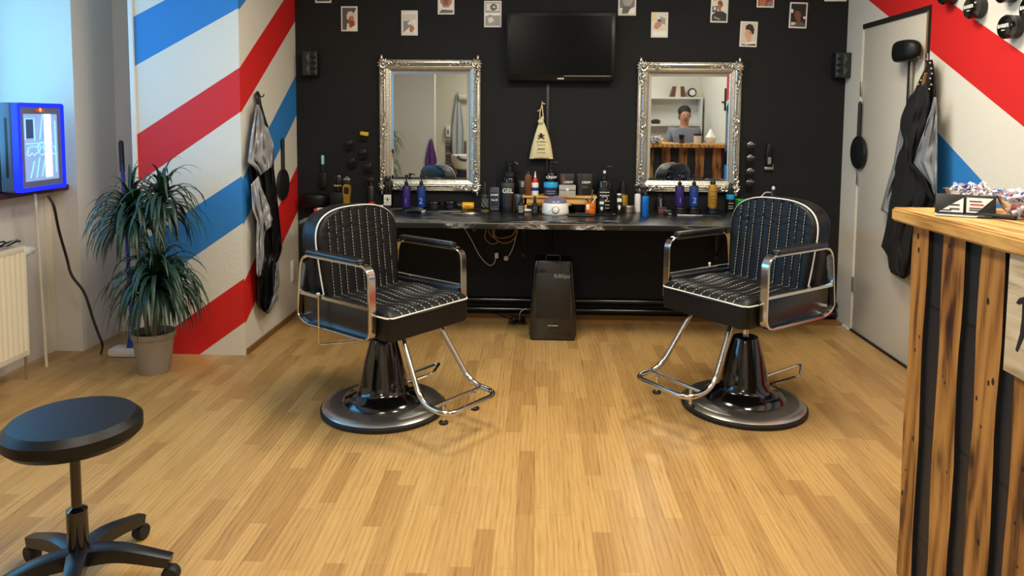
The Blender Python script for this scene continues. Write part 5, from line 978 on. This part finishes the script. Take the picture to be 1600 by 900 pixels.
# glass bowls of sweets
def bowl(label, u, v, r):
    q = W(u, v, 2, KZ); t = thing('candy_bowl', label, 'bowl', (q.x, q.y, KZ+.0005), 0, 'glass bowls of wrapped sweets')
    part('glass_bowl', 'glass', t, lambda b: b.lathe([(0, 0), (r*.5, 0), (r*.56, .003), (r*.8, r*.35), (r*.95, r*.7), (r*1.0, r*.78), (r*.97, r*.785), (r*.91, r*.7), (r*.76, r*.36), (r*.5, .008), (0, .007)], 40)); return q
pm = None
def sweets(cx_, cy_, r, n, where, seed):
    global pm
    rnd = random.Random(seed)
    for i in range(n):
        k = i/n
        rad = r*(.42+.45*k); zz_ = KZ+.016+r*.72*k; a_ = i*2.399; rr = rad*math.sqrt(rnd.random())*.8
        if k > .8: rr *= .8; zz_ = KZ+.016+r*.70*k+.010*rnd.random()
        x_, y_ = cx_+rr*math.cos(a_), cy_+rr*math.sin(a_)
        if pm is None:
            b = MB(); b.ell((0, 0, 0), (.013, .008, .0075), 10, 7); b.mi = 1
            for s in (-1, 1):
                b.grid(lambda u, v: (s*(.011+.012*v), (.002+.007*v)*math.cos(u*2*PI), (.002+.004*v)*math.sin(u*2*PI*1)+.001*math.sin(u*20)), 12, 2, closed_u=True)
            b.mi = 2; b.ell((0, 0, .001), (.0075, .0082, .0078), 10, 7); pm = b.build('wrapped_sweet', ['cw', 'cw', 'cr'], None); c_ = pm
            m2 = pm.data.copy(); m2.materials[2] = MT['cb']; m3 = pm.data.copy(); m3.materials[0] = MT['cr']; m4 = pm.data.copy(); m4.materials[0] = MT['cb']; m4.materials[2] = MT['cw']; V_ = [pm.data, m2, m3, m4]; sweets.V = V_
        else: c_ = pm.copy(); COL.objects.link(c_)
        c_.data = sweets.V[rnd.choice((0, 1, 1, 0, 2, 3))]; c_.location = (x_, y_, zz_); c_.rotation_euler = (rnd.random()*3, rnd.uniform(-.6, .6), rnd.random()*6)
        tag(c_, 'small twist wrapped sweet in the %s' % where, 'sweet', 'sweets in the ' + where)
bx1, by1 = W(1513, 330, 2, KZ).x, 2.2
q = bowl('clear glass bowl of sweets behind the card holder', 1519, 329, .082); sweets(q.x, q.y, .082, 48, 'bowl behind the card holder', 21)
q = bowl('clear glass bowl of sweets at the right edge of the photo', 1606, 342, .08); sweets(q.x, q.y, .08, 48, 'bowl at the right edge', 22)
# card holder
q = W(1505, 337, 2, KZ); ch = thing('card_holder', 'black business card holder with black and white cards on the counter', 'card holder', (q.x, q.y, KZ), R(-28))
part('tray', 'mblack', ch, lambda b: (b.box(-.07, -.05, 0, .07, .03, .006, b=.003), b.box(-.07, .022, .004, .07, .03, .018, b=.002))); part('white_edge', 'ink', ch, lambda b: b.tube(fillet([(-.069, -.02, .004), (-.069, -.05, .004), (.03, -.05, .004), (.05, -.03, .004)], .008, 4), .0025, 6))
def card(b): b.at((0, 0, .008), rx=R(-14)); 
for i, (x0, x1) in enumerate(((-.07, .002), (.004, .078))):
    cdd = part('card_stack', ['mblack', 'ink'], ch, lambda b: (b.at((0, 0, .006), rx=R(-16)), b.box(x0, -.002+i*.004, 0, x1, .010+i*.004, .056-.0*i, b=.001), setattr(b, 'mi', 1), b.prism([(x0+.008, .002), (x1-.003, .002), (x1-.003, .046)] if i == 0 else [(x0+.003, .004), (x0+.028, .004), (x1-.006, .048), (x0+.003, .048)], -.0035+i*.004, -.0015+i*.004)))
    part('printed_lines', 'red' if i else 'dgrey', cdd, lambda b: (b.at((0, 0, .006), rx=R(-16)), [b.box(x0+(.012 if i else .035), -.0045+i*.004, z_, x0+(.045 if i else .06), -.003+i*.004, z_+.004) for z_ in ((.026,) if i else (.01, .022))]))
    part('small_print', 'mblack', cdd, lambda b: (b.at((0, 0, .006), rx=R(-16)), [b.box(x0+.01, -.0045+i*.004, z_, x0+.04, -.003+i*.004, z_+.003) for z_ in ((.036, .016, .01) if i else (.006,))]))
part('card_rack', 'mblack', ch, lambda b: (b.at((0, .012, .004), rx=R(-16)), b.box(-.072, .004, 0, .080, .03, .058, b=.002)))
q = W(1556, 341, 2, KZ); tag(MB().at((q.x, q.y, KZ), rz=R(-50)).box(-.05, -.014, 0, .05, .014, .012, b=.004).build('stapler', 'mblack'), 'flat black stapler lying between the card holder and right bowl', 'stapler')
# things on the counter only the mirror shows
q = (2.0, 2.05); t = thing('tissue_bowl', 'white bowl with a tissue peak on the counter, seen in the mirror', 'bowl', (q[0], q[1], KZ)); t.scale = (.75, .75, .75); part('bowl', 'basin', t, lambda b: b.lathe([(0, 0), (.05, 0), (.09, .06), (.1, .1), (.09, .1), (0, .09)], 28)); part('tissue', 'wht', t, lambda b: b.lathe([(.085, .1), (.05, .15), (.02, .21), (.0, .23)], 12))
t = thing('cup', 'ivory cup with a black lid on the counter, seen in the mirror', 'cup', (1.84, 2.1, KZ)); part('cup_body', 'candle', t, lambda b: b.lathe([(0, 0), (.04, 0), (.045, .09), (0, .09)], 20)); part('lid', 'mblack', t, lambda b: b.lathe([(.047, .09), (.047, .115), (0, .115)], 20))
t = thing('tumbler', 'dark drinking glass on the counter, seen in the mirror', 'glass', (1.66, 2.1, KZ)); part('glass_body', 'dglass', t, lambda b: b.lathe([(0, 0), (.03, 0), (.038, .1), (.034, .1), (.027, .006), (0, .006)], 20))

# ------------------------------------- what the mirrors show behind camera
sh = thing('shelf_unit', 'white open shelf unit against the rear wall, seen in the mirror', 'shelf', (1.78, .705, 0))
part('frame', 'shelfw', sh, lambda b: (b.box(-.42, 0, 0, -.395, .21, 1.75), b.box(.345, 0, 0, .37, .21, 1.75), b.box(-.395, 0, 0, .345, .012, 1.75)), smooth=0)
for z_ in (.3, .8, 1.12, 1.37, 1.725): part('shelf', 'shelfw', sh, lambda b: b.box(-.395, .012, z_, .345, .21, z_+.025), smooth=0)
t = thing('wall_hook_rail', 'black hook bracket high on the right wall, seen in the mirror', 'hook', (XR-.001, 2.0, 1.66), -PI/2); part('bar', 'mblack', t, lambda b: b.box(-.1, -.03, -.012, .1, 0, .012, b=.003)); part('post', 'mblack', t, lambda b: b.box(-.015, -.02, -.1, .015, 0, .16, b=.003))
t = thing('gift_box', 'dark patterned box on top of the shelf unit', 'box', (1.83, .83, 1.75)); part('carton', 'brownb', t, lambda b: b.prism([(-.1, 0), (.1, 0), (.08, .14), (-.06, .14)], -.05, .05)); part('ribbon', 'candle', t, lambda b: b.prism([(-.035, .001), (.035, .001), (.03, .141), (-.02, .141)], .05, .054))
t = thing('alarm_clock', 'round black clock on top of the shelf unit', 'clock', (2.02, .85, 1.75)); part('clock_body', 'mblack', t, lambda b: (b.at((0, 0, .06), rx=R(90)), b.lathe([(0, -.02), (.055, -.02), (.06, 0), (.055, .02), (0, .02)], 24))); part('clock_face', 'ink', t, lambda b: (b.at((0, .021, .06), rx=R(90)), b.lathe([(.04, -.001), (.04, .001), (0, .001)], 24)))
t = thing('soap_dish', 'dark round dish on the second shelf of the unit', 'dish', (1.56, .80, 1.396)); part('dish', 'gblack', t, lambda b: b.lathe([(0, 0), (.05, 0), (.07, .04), (.04, .06), (0, .065)], 20))
# left mirror: plant, tiles, basin, towels
plant('houseplant', 'slender leaved houseplant by the rear left wall, seen in the mirror', (-2.3, -.3, 0), [(0, 0, 1.15, 70, .4), (.05, .05, .72, 50, .38)], .14, .3, 'pot', 9)
struct(MB().box(-1.64, -2.4, 0, -.5, -2.38, 1.05).build('trim_10', 'tile', smooth=0))
def towel(name, label, x, y, z, w, h, m):
    t = thing(name, label, 'towel', (x, y, z)); b = MB()
    def fn(u, v):
        ww = w*(.12+.88*min(1, v*1.6)**.8); return (ww*(u-.5)*(1-.12*v), .03+.02*math.sin(u*14)*min(1, v*2)+.015*math.sin(PI*u), -h*v*(1-.12*abs(u-.45)*2))
    b.grid(fn, 28, 24); b.build('cloth', m, t, smooth=80, solid=.006); part('peg', 'steel', t, lambda b: b.tube([(0, 0, .01), (0, .05, .0)], .006, 8))
towel('hanging_towel', 'purple towel hanging behind the camera, seen in left mirror', -1.69, -.948, 1.12, .2, .6, 'ptowel')
towel('hanging_towel', 'long pale grey towel hanging over the wash basin', -1.42, -2.38, 1.9, .24, 1.22, 'towel')
wb = thing('wash_basin', 'white hair washing basin with black neck rest behind the camera', 'basin', (-1.22, -1.9, .06)); part('bowl', 'basin', wb, lambda b: b.lathe([(.1, .5), (.2, .54), (.26, .66), (.27, .76), (.25, .77), (.2, .66), (.1, .6), (0, .59)], 32)); part('neck_rest', 'mblack', wb, lambda b: b.tube([(.12*math.cos(R(a_)), .27, .76+.07*math.sin(R(a_))) for a_ in range(180, 361, 20)], .02, 8)); part('pedestal', 'gblack', wb, lambda b: b.box(-.15, -.25, -.06, .15, .1, .52, b=.02)); part('tap', 'chrome', wb, lambda b: b.tube(spline([(0, -.24, .74), (0, -.24, .86), (0, -.14, .85)], 5), .012, 8))
t = thing('wall_heater', 'pale cylindrical heater high on the rear wall', 'heater', (-1.05, -2.33, 1.82)); part('body', 'white', t, lambda b: (b.at(ry=R(90)), b.lathe([(0, -.35), (.055, -.35), (.06, -.34), (.06, .34), (.055, .35), (0, .35)], 20)))
t = thing('soap_dispenser', 'small white soap dispenser on the rear wall beside the towel', 'dispenser', (-1.59, -2.38, 1.22)); part('body', 'wht', t, lambda b: b.box(-.04, 0, -.1, .04, .07, .1, b=.01)); part('window_strip', 'dgrey', t, lambda b: b.box(-.01, .07, -.05, .01, .072, .03))

# person behind the counter, seen only in the right mirror
def skin(name, m, parent, V_, E_, rad, lv=2):
    me = bpy.data.meshes.new(name); me.from_pydata(V_, E_, []); o = bpy.data.objects.new(name, me); COL.objects.link(o)
    md = o.modifiers.new('s', 'SKIN'); 
    for i, r_ in enumerate(rad): me.skin_vertices[0].data[i].radius = r_ if isinstance(r_, tuple) else (r_, r_)
    me.skin_vertices[0].data[0].use_root = True; sb_ = o.modifiers.new('b', 'SUBSURF'); sb_.levels = lv; sb_.render_levels = lv
    bpy.context.view_layer.update(); m2 = bpy.data.meshes.new_from_object(o.evaluated_get(bpy.context.evaluated_depsgraph_get()))
    bpy.data.objects.remove(o); m2.materials.clear(); m2.materials.append(MT[m]); m2.shade_smooth(); o = bpy.data.objects.new(name, m2); COL.objects.link(o); o.parent = parent; return o
pr = thing('person', 'person in a grey t-shirt standing behind the counter, seen in the mirror', 'person', (1.86, 1.2, 0), PI); pr.scale = (.94, .94, .94)
V_ = [(0, 0, .94), (0, 0, 1.12), (0, 0, 1.30), (0, 0, 1.42), (0, -.01, 1.47), (0, -.02, 1.545), (0, -.015, 1.64)]; E_ = [(i, i+1) for i in range(6)]; rd_ = [(.15, .11), (.135, .1), (.16, .11), (.09, .07), (.052, .052), (.07, .08), (.078, .092)]
for s in (-1, 1):
    n0 = len(V_); V_ += [(s*.17, 0, 1.40), (s*.22, .0, 1.14), (s*.2, -.18, 1.0), (s*.19, -.25, .985)]; rd_ += [.055, .042, .03, (.028, .018)]; E_ += [(2, n0), (n0, n0+1), (n0+1, n0+2), (n0+2, n0+3)]
    for k, (dx, L_f) in enumerate(((-.026, .07), (-.009, .082), (.009, .078), (.026, .06))):
        n1 = len(V_); V_ += [(s*.19+dx, -.285, .985), (s*.19+dx*1.1, -.285-L_f*.6, .975), (s*.19+dx*1.1, -.285-L_f, .95)]; rd_ += [.009, .0085, .0075]; E_ += [(n0+3, n1), (n1, n1+1), (n1+1, n1+2)]
    n1 = len(V_); V_ += [(s*.19-s*.035, -.255, .98), (s*.19-s*.055, -.29, .97)]; rd_ += [.01, .009]; E_ += [(n0+3, n1), (n1, n1+1)]
    n2 = len(V_); V_ += [(s*.095, 0, .86), (s*.1, -.01, .48), (s*.1, .02, .09), (s*.11, -.12, .04)]; rd_ += [.085, .055, .038, (.04, .03)]; E_ += [(0, n2), (n2, n2+1), (n2+1, n2+2), (n2+2, n2+3)]
skin('body', 'skin', pr, V_, E_, rd_)
skin('tshirt', 'shirt', pr, [(0, 0, .92), (0, 0, 1.12), (0, 0, 1.30), (0, 0, 1.42), (-.18, 0, 1.40), (-.215, 0, 1.2), (.18, 0, 1.40), (.215, 0, 1.2)], [(0, 1), (1, 2), (2, 3), (2, 4), (4, 5), (2, 6), (6, 7)], [(.17, .13), (.155, .12), (.18, .13), (.105, .09), .068, .058, .068, .058])
skin('trousers', 'jeans', pr, [(0, 0, .97), (-.095, 0, .86), (-.1, -.01, .48), (-.1, .02, .1), (.095, 0, .86), (.1, -.01, .48), (.1, .02, .1)], [(0, 1), (1, 2), (2, 3), (0, 4), (4, 5), (5, 6)], [(.16, .12), .1, .07, .055, .1, .07, .055])
part('hair', 'hair', pr, lambda b: (b.ell((0, .012, 1.660), (.087, .1, .082), 20, 14), b.ell((0, .045, 1.600), (.08, .07, .08), 16, 10))); part('face', 'skin', pr, lambda b: (b.ell((0, -.045, 1.595), (.064, .06, .088), 16, 12), b.ell((0, -.11, 1.585), (.012, .018, .02), 8, 6), b.ell((-.078, 0, 1.600), (.012, .02, .028), 8, 6), b.ell((.078, 0, 1.600), (.012, .02, .028), 8, 6)))
part('eyes', 'eye', pr, lambda b: (b.ell((-.028, -.099, 1.610), (.011, .006, .005), 8, 6), b.ell((.028, -.099, 1.610), (.011, .006, .005), 8, 6))); part('mouth', 'brownb', pr, lambda b: b.ell((0, -.098, 1.545), (.022, .006, .005), 8, 6))

# ------------------------------------------------------------------ lights
def area(name, loc, rot, sx, sy, e, col):
    l = bpy.data.lights.new(name, 'AREA'); l.shape = 'RECTANGLE'; l.size = sx; l.size_y = sy; l.energy = e; l.color = col; o = bpy.data.objects.new(name, l); COL.objects.link(o); o.location = loc; o.rotation_euler = rot; return o
for i, (x_, y_, e) in enumerate(((-.5, 1.2, 1), (1.1, 1.9, 1), (-.5, 3.3, 1), (1.1, 3.5, 1), (-.6, -1.2, 1))):
    cl = thing('ceiling_lamp', 'square white ceiling lamp %s' % ('above the camera', 'over the counter', 'over the left chair', 'over the right chair', 'at the rear of the room')[i], 'lamp', (x_, y_, ZC))
    part('housing', 'white', cl, lambda b: b.box(-.3, -.3, -.03, .3, .3, 0, b=.004)); part('diffuser', 'lamp', cl, lambda b: b.box(-.28, -.28, -.034, .28, .28, -.03))
    area('ceiling_light', (x_, y_, ZC-.045), (0, 0, 0), .56, .56, 34*e, (1, .93, .79))
area('window_daylight', (-3.34, 2.95, 1.72), (0, R(-90), 0), 1.2, 2.5, 52, (.13, .56, 1))
w = bpy.data.worlds.new('world'); S.world = w; w.use_nodes = True; w.node_tree.nodes['Background'].inputs[0].default_value = (.5, .72, 1, 1); w.node_tree.nodes['Background'].inputs[1].default_value = .8
vs = S.view_settings; vs.view_transform = 'Standard'; vs.look = 'None'; vs.gamma = 1; vs.use_curve_mapping = False; vs.exposure = -.2
